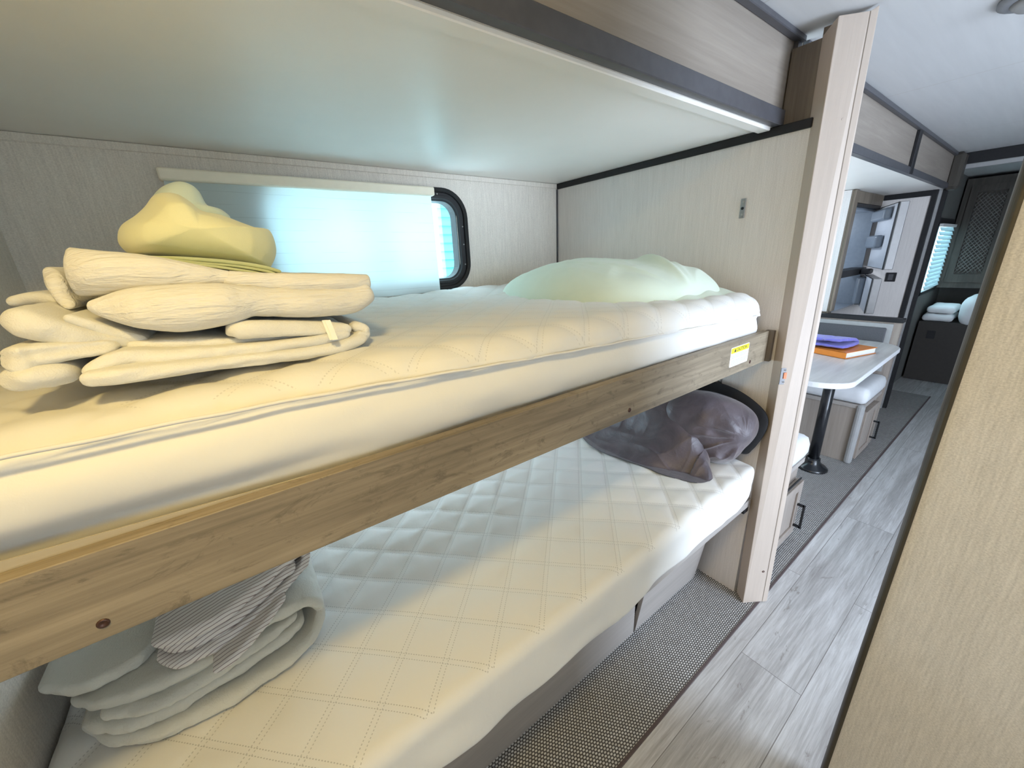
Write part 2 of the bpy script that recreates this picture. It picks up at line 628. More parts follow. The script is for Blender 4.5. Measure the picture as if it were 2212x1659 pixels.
# ------------------------------------------------------------------ shell
struct('floor', MB().box(XL - .04, XF, YR, 1.66, -.05, 0.0), M['floor'])
struct('ceiling', MB().box(XL - .04, XF, YR, .76, ZC, ZC + .05), M['ceiling'])
struct('ceiling_slide', MB().box(XL - .04, 4.47, YH + .012, 1.66, ZS, ZS + .04), M['white_panel'])
struct('wall_left', MB().box(XL - .04, XL, YR, 1.66, 0, ZC), M['wall_paper'])
struct('wall_right', MB().box(XL, -.30, YR - .04, YR, 0, ZC).box(.60, 1.12, YR - .04, YR, 0, ZC).box(-.30, .60, YR - .04, YR, 0, .85).box(-.30, .60, YR - .04, YR, 1.65, ZC).box(2.18, XF, YR - .04, YR, 0, ZC)
       .box(1.12, 2.18, YR - .04, YR, 1.92, ZC).box(1.12, 2.18, YR - .04, YR, 0, .12), M['wall_paper'])  # the gap nearest the camera is cut only for the added rear fill
struct('wall_far', MB().box(XF, XF + .04, YR, .80, 0, ZC), M['dim_wall'])
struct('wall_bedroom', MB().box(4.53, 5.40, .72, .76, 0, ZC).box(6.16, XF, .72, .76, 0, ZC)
       .box(5.40, 6.16, .72, .76, 1.56, ZC).box(5.40, 6.16, .72, .76, 0, .92), M['dim_wall'])

# window wall of the slide-out with the window opening cut out
wx0, wx1, wz0, wz1 = .165, .885, 1.335, 1.672   # clear hole
struct('wall_window', MB().box(XL, .0, YW, YW + .05, 0, ZS).box(.0, wx0, YW, YW + .05, 1.02, ZS).box(.0, 1.0, YW, YW + .05, 0, .70).box(wx1, 1.0, YW, YW + .05, 1.02, ZS).box(1.0, 2.10, YW, YW + .05, 0, ZS).box(3.20, 4.47, YW, YW + .05, 0, ZS)
       .box(2.10, 3.20, YW, YW + .05, 0, 1.02).box(2.10, 3.20, YW, YW + .05, 1.58, ZS)  # gap left for the added dinette fill
       .box(wx0, wx1, YW, YW + .05, wz1, ZS).box(wx0, wx1, YW, YW + .05, 1.02, wz0), M['wall_paper'])
struct('trim_1', MB().box(XL, XE, YW - .006, YW, ZS - .022, ZS - .001, .002), M['wall_paper'])     # thin cove strip
struct('wall_end', MB().box(XE, 1.535, .50, YW, 0, 1.744), M['wall_paper_light'])
struct('trim_2', MB().box(XE - .008, 1.535, .512, YW - .006, 1.742, 1.767, .002), M['black_trim'])
struct('trim_3', MB().box(XE - .006, XE - .0005, YW - .008, YW - .0005, 1.05, 1.742), M['dark_trim'])
# wooden piece closing the end wall above the trim, with its notch
struct('trim_4', MB().box(1.492, 1.53, .512, .60, 1.768, 1.962).box(1.492, 1.53, .492, .528, 1.962, 1.985), M['wood_dark'])


# rounded-rectangle window frame ring
def rrect(x0, x1, z0, z1, r, n=10):
    pts = []
    for cx, cz, a0 in ((x1 - r, z1 - r, 0), (x0 + r, z1 - r, 90), (x0 + r, z0 + r, 180), (x1 - r, z0 + r, 270)):
        for k in range(n + 1):
            a = math.radians(a0 + 90 * k / n)
            pts.append((cx + r * math.cos(a), cz + r * math.sin(a)))
    return pts


def ring_frame(steps, n=10):
    """steps: list of (x0,x1,z0,z1,r,y); consecutive outlines are bridged"""
    mb = MB()
    P = np.array([[(x, s[5], z) for x, z in rrect(*s[:5], n=n)] for s in steps])
    return mb.grid(P, cu=True, cv=True, smooth=False)


wo = (.115, .935, 1.292, 1.712)
win = tag(bpy.data.objects.new('window_1', None), kind='structure')
COL.objects.link(win)
win.location = (.525, YW, 1.29)


def ins(d, r, y):
    return (wo[0] + d, wo[1] - d, wo[2] + d, wo[3] - d, r, y)


ring_frame([ins(0, .115, YW - .0005), ins(.002, .115, YW - .014), ins(.012, .105, YW - .017), ins(.018, .099, YW - .013), ins(.020, .097, YW - .004),
            ins(.030, .087, YW - .004), ins(.032, .085, YW - .009), ins(.042, .075, YW - .009), ins(.046, .071, YW - .003), ins(.052, .065, YW + .003), ins(.054, .063, YW + .05), ins(.045, .07, YW + .05), ins(.044, .07, YW - .0005)]).build('window_frame', M['black_trim'], win)
scr = MB()
for sx, sz in ((.800, 1.687), (.910, 1.56), (.910, 1.485), (.910, 1.40), (.40, 1.687)):
    scr.lathe((sx, YW - .0042, sz), [(.0035, 0), (.0035, -.001), (.002, -.002)], 10, 'y')
scr.build('screw', M['steel'], win)
gp = MB()
pts = rrect(wo[0] + .05, wo[1] - .05, wo[2] + .05, wo[3] - .05, .065)
gp.prism([(x, YW + .030, z) for x, z in pts], [(x, YW + .034, z) for x, z in pts])
gp.build('window_pane', M['glass'], win)
MB().box(.515, .545, YW + .036, YW + .055, wo[2] + .05, wo[3] - .05).build('window_mullion', M['black_trim'], win)

w3 = tag(bpy.data.objects.new('window_3', None), kind='structure')
COL.objects.link(w3)
w3.location = (.50, YW, .70)
MB().box(-.02, 1.02, YW - .010, YW, .68, .72, .002).box(-.02, 1.02, YW - .010, YW, 1.00, 1.032, .002).box(-.02, .02, YW - .010, YW, .72, 1.00, .002).box(.98, 1.02, YW - .010, YW, .72, 1.00, .002).build('window_frame', M['black_trim'], w3)
MB().box(0, 1.0, YW + .044, YW + .048, .70, 1.02).build('window_pane', M['glass'], w3)

# neighbouring clad wall seen through the glass
sid = MB()
for k in range(34):
    z = .55 + k * .055
    sid.prism([(-1.2, 2.54, z), (2.6, 2.54, z), (2.6, 2.60, z), (-1.2, 2.60, z)],
              [(-1.2, 2.553, z + .055), (2.6, 2.553, z + .055), (2.6, 2.60, z + .055), (-1.2, 2.60, z + .055)])
struct('exterior_siding', sid, M['siding'])

# roller shade
rs = empty('roller_shade', (.345, 1.57, 1.30), 'white translucent roller shade pulled down over the bunk window', 'window shade')
MB().box(-.086, .766, 1.552, 1.602, 1.671, 1.7035, .004).build('head_rail', M['cream_plastic'], rs, bevel=.002)
P = []
for x in np.linspace(-.078, .752, 60):
    col = []
    for z in np.linspace(1.292, 1.676, 40):
        y = 1.572 + .006 * math.sin(x * 9) * (1.69 - z) / .4 + .003 * math.sin(x * 31 + z * 5)
        xx = x + (.004 if x > .7 else 0) * 1
        col.append((xx, y, z))
    P.append(col)
MB().grid(P).build('shade_cloth', M['shade'], rs, recalc=False)

# slide-out headers (wood fascia with charcoal edge trims): over the bunk and along the corridor
struct('wall_header', MB().box(XL, 1.512, YH, YH + .012, ZS + .01, ZC), M['wood_fascia'])
struct('trim_5', MB().box(XL, 1.532, YH - .012, YH + .014, ZS - .001, ZS + .041, .002), M['dark_trim'])
struct('trim_6', MB().box(XL, 1.535, YH - .022, YH, ZC - .016, ZC - .0005, .002), M['dark_trim'])
struct('trim_7', MB().box(1.508, 1.536, YH - .012, YH + .012, ZS + .041, ZC - .016), M['dark_trim'])
struct('trim_8', MB().box(XL, 1.47, YH + .014, YH + .05, ZS - .010, ZS, .002), M['white_panel'])
struct('wall_header_corridor', MB().box(1.57, 4.52, YH, YH + .012, ZS + .01, ZC), M['wood_fascia'])
struct('trim_9', MB().box(1.57, 4.52, YH - .012, YH + .014, ZS - .001, ZS + .033, .002), M['dark_trim'])
struct('trim_10', MB().box(1.57, 4.52, YH - .018, YH, ZC - .022, ZC - .0005, .002), M['dark_trim'])
struct('trim_11', MB().box(3.185, 3.245, YH - .016, YH, ZS, ZC - .012, .003), M['black_trim'])
struct('trim_12', MB().box(4.40, 4.53, YH - .06, YH + .014, ZS - .012, ZC - .002, .02), M['wood_dim'])  # end of the fascia, its lack of light put into a darker wood

# partition on the right with its rounded edge trim
struct('wall_partition', MB().box(XR, XR + .035, YR, .052, 0, ZC), M['wall_tan'])
et = MB()
prof = [(XR - .004, .0505), (XR - .004, .054)] + [(XR + .0175 - .0215 * math.cos(a), .054 + .011 * math.sin(a)) for a in np.linspace(0.15, PI - .15, 12)] + [(XR + .039, .054), (XR + .039, .0505)]
et.prism([(x, y, 0) for x, y in prof], [(x, y, ZC) for x, y in prof])
struct('trim_13', et, M['rubber'])

# ------------------------------------------------------------------ end post (slightly out of plumb, as in the photo)
post = empty('door_post', (1.50, .44, 0), 'tall greige wood post at the foot of the bunks with an orange latch plate', 'post')
B0 = np.array([[1.487, .490], [1.4535, .449], [1.540, .392], [1.566, .432]])
T0 = np.array([[1.492, .529], [1.4575, .487], [1.518, .420], [1.544, .460]])


def pp(i, z, k=0.0):
    """corner i (blend towards the next corner by k) at height z"""
    a = B0[i] + (B0[(i + 1) % 4] - B0[i]) * k
    b = T0[i] + (T0[(i + 1) % 4] - T0[i]) * k
    q = a + (b - a) * z / 1.99
    return (q[0], q[1], z)


z0, z1 = .006, 1.986
body = MB().prism([pp(0, z0), pp(1, z0), pp(1, z0, .79), pp(2, z0, .7), pp(3, z0)], [pp(0, z1 - .02), pp(1, z1), pp(1, z1, .79), pp(2, z1, .7), pp(3, z1)])
body.build('post_body', M['wood_post'], post, bevel=.0015)
es = MB().prism([pp(1, z0, .803), pp(2, z0), pp(2, z0, .6), pp(1, z0, .9)], [pp(1, z1, .803), pp(2, 1.995), pp(2, 1.995, .6), pp(1, z1, .9)])
es.build('edge_strip', M['wood_post'], post, bevel=.001)
gr = MB().prism([pp(1, z0, .785), pp(1, z0, .808), pp(2, z0, .5)], [pp(1, z1, .785), pp(1, z1, .808), pp(2, z1, .5)])
gr.build('groove', M['wood_stile'], post)
nface = Vector((B0[2][1] - B0[1][1], -(B0[2][0] - B0[1][0]), 0)).normalized()


def face_pt(k, z, off):
    p = Vector(pp(1, z, k))
    return p + nface * off


def face_plate(mb, k0, k1, za, zb, o0, o1):
    a = [face_pt(k0, za, o0), face_pt(k1, za, o0), face_pt(k1, zb, o0), face_pt(k0, zb, o0)]
    b = [face_pt(k0, za, o1), face_pt(k1, za, o1), face_pt(k1, zb, o1), face_pt(k0, zb, o1)]
    return mb.prism(a, b)


plate = face_plate(MB(), .005, .26, .966, 1.024, -.001, .002).build('strike_plate', M['plate_dark'], post)
face_plate(MB(), .10, .19, .987, 1.008, .002, .0045).build('latch', M['orange_plastic'], plate)
for zz in (.974, 1.016):
    p = face_pt(.14, zz, .002)
    MB().lathe(tuple(p), [(.0045, 0), (.0040, .0012), (.0015, .0018)], 12, 'z').build('screw', M['steel'], plate)


def post_screw(k, z):
    p = face_pt(k, z, 0)
    mb = MB()
    u = Vector(pp(1, z, 1)) - Vector(pp(1, z, 0))
    u.normalize()
    v, f = [], []
    for r, o in ((.0052, -.001), (.0052, .0012), (.0030, .0018), (.0022, .0002)):
        for j in range(14):
            a = 2 * PI * j / 14
            v.append(p + u * r * math.cos(a) + Vector((0, 0, r * math.sin(a))) + nface * o)
    for i in range(3):
        for j in range(14):
            f.append((i * 14 + j, i * 14 + (j + 1) % 14, (i + 1) * 14 + (j + 1) % 14, (i + 1) * 14 + j))
    f.append(tuple(range(42, 56)))
    mb.add(v, f, True)
    mb.build('screw', M['screw'], post)


post_screw(.56, 1.745)
post_screw(.50, .986)
post_screw(.62, .165)

# small steel keeper plates on the end wall
for z, y, lab in ((1.544, .676, 'small steel keeper plate with dark hole on the wall above the pale pillow'),
                  (.903, .674, 'small steel keeper plate on the wall just under the upper bunk rail')):
    br_ = empty('mounting_plate', (XE - .002, y, z - .03), lab, 'bracket', 'steel keeper plates on the bunk end wall')
    MB().box(XE - .004, XE - .0002, y - .0085, y + .0085, z - .031, z + .031, .0008).build('plate', M['steel'], br_, bevel=.001)
    MB().lathe((XE - .0035, y, z), [(.0048, 0), (.0048, -.001)], 14, 'x').build('hole', M['black_trim'], br_)
    for dz in (-.021, .021):
        MB().lathe((XE - .0035, y, z + dz), [(.004, 0), (.0035, -.0012), (.001, -.0016)], 12, 'x').build('screw', M['steel'], br_)

# ------------------------------------------------------------------ upper bunk
RY, RZ0, RZ1 = .525, 1.036, 1.143
ub = empty('bunk_bed', (.5, .9, 1.03), 'upper bunk with long brown woodgrain front rail and caution sticker', 'bunk bed', 'bunks along the window wall')
rail = MB().box(XL + .002, 1.461, RY, RY + .020, RZ0, RZ1, .001).build('rail', M['wood_rail'], ub, bevel=.001)
MB().box(1.4615, 1.480, RY - .014, RY + .012, RZ0 + .001, RZ1 + .001).build('rail_end_block', M['wood_dark'], ub, bevel=.001)
MB().box(XL + .002, XE - .002, RY + .021, YW - .002, RZ0 + .004, RZ0 + .022).build('bunk_board', M['plywood'], ub)
lnr = MB()
lnr.prism([(XL + .002, RY + .0205, 1.06), (.10, RY + .0205, 1.06), (.10, RY + .0225, 1.06), (XL + .002, RY + .0225, 1.06)],
          [(XL + .002, RY + .0205, 1.163), (.10, RY + .0205, 1.139), (.10, RY + .0225, 1.139), (XL + .002, RY + .0225, 1.163)])
lnr.build('liner', M['plywood'], ub)
for sx, sz in ((1.345, 1.0565), (-.188, 1.0565), (.717, 1.0575)):
    MB().lathe((sx, RY, sz), [(.0058, .001), (.0055, -.0012), (.0035, -.0016), (.002, -.0004)], 14, 'y').build('screw', M['screw'], rail)
# sticker
sx0, sx1, sz0, sz1 = 1.2005, 1.3205, 1.0645, 1.1265


def card(x0, x1, z0, z1, y, th=.0004, r=0.0):
    mb = MB()
    p = rrect(x0, x1, z0, z1, r, 5) if r else [(x1, z1), (x0, z1), (x0, z0), (x1, z0)]
    return mb.prism([(x, y, z) for x, z in p], [(x, y - th, z) for x, z in p])


stk = card(sx0, sx1, sz0, sz1, RY - .0002, .0005, .004).build('caution_sticker', M['sticker_white'], ub)
stk['label'] = 'white and yellow caution sticker on the rail'
card(sx0 + .002, sx1 - .002, sz1 - .019, sz1 - .002, RY - .0008, .0003, .003).build('yellow_band', M['sticker_yellow'], stk)


def text_mesh(name, body, size, x, z, y, mat, parent, align='CENTER'):
    """lettering facing the aisle, converted to a mesh"""
    cu = bpy.data.curves.new(name, 'FONT')
    cu.body, cu.size, cu.align_x, cu.align_y, cu.resolution_u = body, size, align, 'CENTER', 2
    cu.extrude = .00008
    tmp = bpy.data.objects.new(name + '_tmp', cu)
    COL.objects.link(tmp)
    dg = bpy.context.evaluated_depsgraph_get()
    me = bpy.data.meshes.new_from_object(tmp.evaluated_get(dg))
    bpy.data.objects.remove(tmp)
    off = Vector((0, 0, 0))
    q = parent
    while q is not None:
        off += q.location
        q = q.parent
    me.transform(Matrix.Translation(Vector((x, y, z)) - off) @ Matrix.Rotation(PI / 2, 4, 'X'))
    me.materials.clear()
    me.materials.append(mat)
    o = bpy.data.objects.new(name, me)
    COL.objects.link(o)
    o.parent = parent
    return o


text_mesh('lettering', '\u26a0 CAUTION'.replace('\u26a0 ', ''), .0155, (sx0 + sx1) / 2 + .008, sz1 - .0105, RY - .0014, M['sticker_ink'], stk)
tri = MB()
tx, tz = sx0 + .026, sz1 - .0105
tri.prism([(tx - .0065, RY - .0012, tz - .005), (tx + .0065, RY - .0012, tz - .005), (tx, RY - .0012, tz + .006)],
          [(tx - .0065, RY - .0015, tz - .005), (tx + .0065, RY - .0015, tz - .005), (tx, RY - .0015, tz + .006)])
tri.build('warning_triangle', M['sticker_ink'], stk)
ln_ = MB()
for row, (wd, dx) in enumerate(((.050, .02), (.098, 0), (.092, 0), (0, 0), (.096, 0), (.100, 0), (.094, 0), (.060, 0))):
    if wd:
        x = sx0 + .010 + dx
        z = sz1 - .0235 - row * .0049
        while x < sx0 + .010 + dx + wd:
            w = random.uniform(.004, .012)
            ln_.box(x, min(x + w, sx1 - .006), RY - .0010, RY - .0007, z - .0010, z + .0010)
            x += w + .0025
ln_.build('small_print', M['sticker_grey'], stk)


# ------------------------------------------------------------------ soft goods
def rounded_slab(x0, x1, y0, y1, z0, z1, r, step, rtop=None, zstep=None):
    """rounded box as unconnected face grids (welded in build)"""
    C0, C1 = np.array([x0, y0, z0]), np.array([x1, y1, z1])
    n = [max(2, int((C1[a] - C0[a]) / (step if a < 2 else (zstep or step)))) for a in range(3)]
    out = []
    for ax in range(3):
        o = [a for a in range(3) if a != ax]
        for s in (0, 1):
            u = np.linspace(C0[o[0]], C1[o[0]], n[o[0]] + 1)
            v = np.linspace(C0[o[1]], C1[o[1]], n[o[1]] + 1)
            U, V = np.meshgrid(u, v, indexing='ij')
            P = np.zeros(U.shape + (3,))
            P[..., o[0]], P[..., o[1]] = U, V
            P[..., ax] = (C0, C1)[s][ax]
            inner = np.clip(P, C0 + r, C1 - r)
            d = P - inner
            # cube -> sphere mapping for even corners
            L = np.linalg.norm(d, axis=-1, keepdims=True)
            nrm = d / np.maximum(L, 1e-9)
            out.append((inner + nrm * r, nrm))
    return out


def quilt_relief(P, u0=.8054, v0=-.251, period=.0935):
    u = (P[..., 0] + P[..., 1]) / math.sqrt(2) - u0
    v = (P[..., 0] - P[..., 1]) / math.sqrt(2) - v0
    du = np.abs((u / period + .5) % 1 - .5) * period
    dv = np.abs((v / period + .5) % 1 - .5) * period
    d = np.minimum(du, dv)
    return np.sqrt(np.clip((d - .004) / (period / 2), 0, 1))


def mattress(name, label, x0, x1, y0, y1, z0, z1, r, mat_pad, group, warp, relief=.007):
    root = empty(name, ((x0 + x1) / 2, (y0 + y1) / 2, z0), label, 'mattress', group)
    pad = MB()
    for P, N in rounded_slab(x0, x1, y0, y1, z0, z1, r, .0085, zstep=.008):
        pad.grid(warp(P, N))
    o = pad.build('mattress_pad', mat_pad(tuple(root.location)), root)
    return root, o


def zp_upper(x):
    return 1.257 - .012 * (x + .2) - .021 * sstep(-.1, .7, x) - .018 * sstep(.5, 1.45, x)


def warp_upper(P, N):
    P = P.copy()
    x, y, z = P[..., 0].copy(), P[..., 1].copy(), P[..., 2].copy()
    up = np.clip(N[..., 2], 0, 1)
    q = quilt_relief(P)
    top = sstep(1.18, 1.26, z)
    # puffy quilting, low waves and loose wrinkles on top
    wav = .007 * fbm(np.stack([x * 2.2, y * 3.1, 0 * x], -1), 3) + .006 * ridge(np.stack([x * 2.1 + y * 1.5, y * 7 - x * 2, 0 * x], -1), 5) * sstep(.2, .6, x) * sstep(.7, 1.0, y)
    sag = -.012 * sstep(.55, 1.45, x) * sstep(1.2, .55, y) + .016 * sstep(1.2, 1.6, y) - .012 * sstep(.3, -.4, x)
    P[..., 2] += top * (sag + wav + .006 * q * up)
    # front: quilted border bulges over the stitched piping, sheet tucks in below
    front = sstep(.3, .95, -N[..., 1])
    zp = zp_upper(x)
    e = z - zp
    pipe = .007 * np.exp(-(e / .0045) ** 2)
    below = np.where(e < 0, -.006 * sstep(0, -.008, e) + .012 * np.sin(np.clip((-e) / .10, 0, 1) * PI), .006 * q)
    below += .004 * fbm(np.stack([x * 5, z * 14, 0 * x], -1), 9) * (e < .02)
    drape = -.016 * sstep(1.17, 1.10, z)
    P[..., 1] -= front * (pipe + below) - front * (.014 * sstep(1.15, 1.10, z) + .010 * sstep(1.18, 1.15, z) * sstep(.15, -.05, x))
    return P


def quilt_mat(nm, gate, dark):
    return lambda base: quilted(nm, (.77, .765, .74), base, gate=gate, dark=dark)


um, umo = mattress('mattress', 'white mattress with quilted pad on the upper bunk', XL + .006, 1.462, .553, YW - .012, 1.062, 1.276, .055, quilt_mat('upper_quilted_pad', (1.262, .048), .26), 'bunk mattresses', warp_upper)
pip = MB()
pth = []
for x in np.linspace(XL + .05, 1.42, 120):
    pth.append((x, .553 - .0065, float(zp_upper(x)) + .0006 * math.sin(x * 55)))
pip.tube(pth, .0028, 6)
pip.build('piping', M['sheet'], um)


def hem_z(x):
    return .472 + .010 * np.sin(x * 6.3 + 1) + .008 * np.sin(x * 17.0) * sstep(1.2, .8, x) + .016 * sstep(.8, 1.2, x)


def warp_lower(P, N):
    P = P.copy()
    x, y, z = P[..., 0].copy(), P[..., 1].copy(), P[..., 2].copy()
    up = np.clip(N[..., 2], 0, 1)
    q = quilt_relief(P)
    top = sstep(.55, .63, z)
    wav = .005 * fbm(np.stack([x * 2.6, y * 3.3, 0 * x], -1), 13) + .006 * ridge(np.stack([x * 4 - y * 3, y * 6 + x * 2, 0 * x], -1), 15) * sstep(.1, .4, x) * sstep(.72, .9, y) * sstep(1.2, .9, x)
    P[..., 2] += top * (wav + (.0035 + .004 * np.maximum(sstep(.7, .95, y), sstep(.55, 1.05, x))) * q * up)
    front = sstep(.3, .95, -N[..., 1])
    P[..., 1] -= front * (.003 * q * top + .006 * fbm(np.stack([x * 6, z * 9, 0 * x], -1), 19) * sstep(.62, .50, z) + .006 * np.sin(x * 23 + z * 20) * sstep(.60, .48, z) * sstep(1.1, .8, x))
    low = sstep(.56, .486, z) * sstep(.5, .9, -N[..., 1] + .3 * (N[..., 2] < -.5))
    P[..., 2] += low * (hem_z(x) - .486)
    P[..., 2] += sstep(.62, .486, z) * .060 * sstep(1.30, 1.455, x) ** 1.5
    # plan-rounded front corner at the post end
    c = np.array([1.452 - .07, .473 + .07])
    dx, dy = np.clip(x - c[0], 0, None), np.clip(c[1] - y, 0, None)
    rr_ = np.hypot(dx, dy)
    k = np.where(rr_ > .07, .07 / np.maximum(rr_, 1e-6), 1)
    m = (dx > 0) & (dy > 0)
    P[..., 0] = np.where(m, c[0] + dx * k + (P[..., 0] - x), P[..., 0])
    P[..., 1] = np.where(m, c[1] - dy * k + (P[..., 1] - y), P[..., 1])
    return P


lm, lmo = mattress('mattress', 'white diamond quilted mattress on the lower bunk', XL + .006, 1.452, .473, YW - .012, .486, .642, .03, quilt_mat('lower_quilted_pad', (.634, 0.0), .5), 'bunk mattresses', warp_lower)

# ------------------------------------------------------------------ lower bunk base
lb = empty('bunk_bed', (.5, 1.1, 0), 'lower bunk base with greige panels beside the carpet strip', 'bunk bed', 'bunks along the window wall')
MB().box(XL + .002, XE - .004, .494, YW - .002, .452, .482).build('bunk_board', M['wood_base'], lb, bevel=.002)
MB().box(XL + .002, .990, .648, .664, .005, .451).build('base_panel', M['wood_base'], lb)
dpn = MB()
y_b, y_t = .648, .590
dpn.prism([(1.000, y_b, .006), (1.432, y_b, .006), (1.432, y_b + .015, .006), (1.000, y_b + .015, .006)],
          [(1.000, y_t, .440), (1.432, y_t, .440), (1.432, y_t + .015, .440), (1.000, y_t + .015, .440)])
dp = dpn.build('access_panel', M['wood_base'], lb)
dp['label'] = 'loose access panel leaning outwards'
MB().box(1.0, 1.47, .70, .715, .005, .447).build('recess_shade', M['black_trim'], lb)  # black sheet standing in for the shaded recess behind the panels
MB().box(1.440, 1.474, .498, .53, .425, .451).build('bracket', M['black_trim'], lb)


# ---- sweeping padded layers (folded bedding): centre line in the x-z plane, stadium section running in y
def catmull(K, n):
    K = np.asarray(K, float)
    P = np.vstack([2 * K[0] - K[1], K, 2 * K[-1] - K[-2]])
    out = []
    m = len(K) - 1
    for s in np.linspace(0, m - 1e-6, n):
        i = int(s)
        t_ = s - i
        p0, p1, p2, p3 = P[i], P[i + 1], P[i + 2], P[i + 3]
        out.append(.5 * ((2 * p1) + (-p0 + p2) * t_ + (2 * p0 - 5 * p1 + 4 * p2 - p3) * t_ ** 2 + (-p0 + 3 * p1 - 3 * p2 + p3) * t_ ** 3))
    return np.array(out)


def layer(mb, keys, seed=0, amp=.006, freq=9, n=150, flat=26, arc=10, zfloor=None, squash=1.0, wr=.0, capf=1.2):
    """keys: rows of (x, z, half thickness, y front, y back)"""
    K = catmull(keys, n)
    T = np.gradient(K[:, :2], axis=0)
    T /= np.linalg.norm(T, axis=1, keepdims=True)
    Nn = np.stack([-T[:, 1], T[:, 0]], 1)
    S = np.concatenate([[0], np.cumsum(np.linalg.norm(np.diff(K[:, :2], axis=0), axis=1))])
    rings = []
    for i in range(n):
        x, z, h, yf, yb = K[i]
        h = max(h, .002)
        d = min(S[i], S[-1] - S[i])
        cap = math.sqrt(max(0, 1 - (1 - min(1, d / (h * capf))) ** 2))
        hh = max(h * cap, .0006)
        inset = h * (1 - cap)
        f0, b0 = yf + hh * squash + inset, yb - hh * squash - inset
        ring = []
        for a in np.linspace(PI / 2, 3 * PI / 2, arc + 1):
            ring.append((math.sin(a) * hh, f0 + math.cos(a) * hh * squash))
        for y in np.linspace(f0, b0, flat)[1:-1]:
            ring.append((-hh, y))
        for a in np.linspace(-PI / 2, PI / 2, arc + 1):
            ring.append((math.sin(a) * hh, b0 + math.cos(a) * hh * squash))
        for y in np.linspace(b0, f0, flat)[1:-1]:
            ring.append((hh, y))
        rings.append([(x + Nn[i, 0] * o, y, z + Nn[i, 1] * o) for o, y in ring])
    P = np.array(rings)
    c = P.mean(axis=1, keepdims=True)
    D = P - c
    D[..., 1] *= .35
    D /= np.maximum(np.linalg.norm(D, axis=-1, keepdims=True), 1e-6)
    k = amp * fbm(P * freq, seed) + .5 * amp * fbm(P * freq * 3.1, seed + 7)
    if wr:
        k = k - wr * ridge(P * np.array([freq * .45, freq * .8, freq * 1.9]), seed + 31) - .5 * wr * ridge(P * np.array([freq * 1.1, freq * 1.3, freq * 3.1]), seed + 37)
    P = P + D * k[..., None]
    if zfloor is not None:
        P[..., 2] = np.maximum(P[..., 2], zfloor)
    mb.grid(P, cv=True)
    for e in (0, n - 1):
        ctr = P[e].mean(axis=0)
        base = len(mb.v)
        m = P.shape[1]
        mb.add(list(P[e]) + [ctr], [(j, (j + 1) % m, m) for j in range(m)], True)
    return mb


def crop5(cx, cy, h, yf, yb, yp=None):
    """helper: photo crop coordinates (x*.3888, 360+y*.3888) at the front depth -> sweep key"""
    y = yf if yp is None else yp
    p = W(cx * .3888, 360 + cy * .3888, y)
    q = W(cx * .3888, 360 + (cy - h) * .3888, y)
    return (p[0], p[2], abs(q[2] - p[2]), yf, yb)


# white duvet, lower half of the stack, its folds spilling to the head of the bunk
dv = empty('comforter', (-.12, .85, 1.275), 'white smooth comforter folded flat under the crinkled one on the upper bunk', 'comforter', 'folded comforters on the upper bunk')
d = MB()
Y1 = .625
layer(d, [crop5(430, 1195, 44, Y1 - .01, 1.10), crop5(700, 1168, 46, Y1 - .015, 1.12), crop5(1100, 1120, 40, Y1, 1.12), crop5(1500, 1075, 36, Y1 + .01, 1.12),
          crop5(1850, 1020, 34, Y1 + .03, 1.12), crop5(2010, 970, 36, Y1 + .04, 1.1), crop5(2035, 915, 34, Y1 + .06, 1.1), crop5(1960, 885, 30, Y1 + .07, 1.1)], 1, .004, 14, zfloor=1.262, wr=.007)
layer(d, [crop5(-60, 1215, 80, Y1, 1.12), crop5(120, 1200, 78, Y1 - .01, 1.12), crop5(280, 1180, 72, Y1 - .005, 1.1), crop5(420, 1185, 46, Y1 + .01, 1.05)], 2, .006, 12, zfloor=1.258, wr=.010, n=90)
layer(d, [crop5(440, 1160, 34, Y1 + .0, 1.1), crop5(660, 1085, 52, Y1 + .01, 1.1), crop5(1000, 1062, 44, Y1 + .02, 1.1), crop5(1400, 1030, 40, Y1 + .025, 1.1), crop5(1750, 980, 34, Y1 + .035, 1.1), crop5(1960, 930, 28, Y1 + .05, 1.1)], 3, .004, 14, wr=.008)
layer(d, [crop5(-60, 1075, 78, Y1 + .01, 1.15), crop5(90, 1085, 76, Y1 + .0, 1.15), crop5(210, 1060, 66, Y1 + .01, 1.15), crop5(420, 1030, 46, Y1 + .02, 1.1), crop5(640, 1010, 40, Y1 + .03, 1.1)], 4, .006, 12, wr=.010, n=90)
layer(d, [crop5(-60, 850, 95, Y1 + .03, 1.2), crop5(120, 890, 92, Y1 + .02, 1.2), crop5(330, 945, 72, Y1 + .03, 1.2), crop5(560, 975, 50, Y1 + .05, 1.15), crop5(800, 985, 30, Y1 + .07, 1.1)], 5, .006, 11, wr=.010, n=90)
layer(d, [crop5(345, 835, 26, Y1 + .05, 1.1), crop5(480, 880, 30, Y1 + .05, 1.1), crop5(640, 930, 30, Y1 + .06, 1.1), crop5(820, 975, 26, Y1 + .07, 1.1)], 6, .003, 14, n=80)
layer(d, [crop5(1255, 935, 22, Y1 + .045, 1.0), crop5(1330, 915, 52, Y1 + .035, 1.0), crop5(1560, 905, 46, Y1 + .035, 1.0), crop5(1800, 900, 40, Y1 + .05, 1.0), crop5(1960, 905, 26, Y1 + .06, 1.0)], 7, .003, 15, wr=.007, n=110)
layer(d, [crop5(700, 1000, 26, Y1 + .06, 1.1), crop5(1100, 985, 30, Y1 + .05, 1.1), crop5(1400, 975, 26, Y1 + .06, 1.1), crop5(1900, 950, 26, Y1 + .06, 1.1)], 8, .003, 14, n=110)
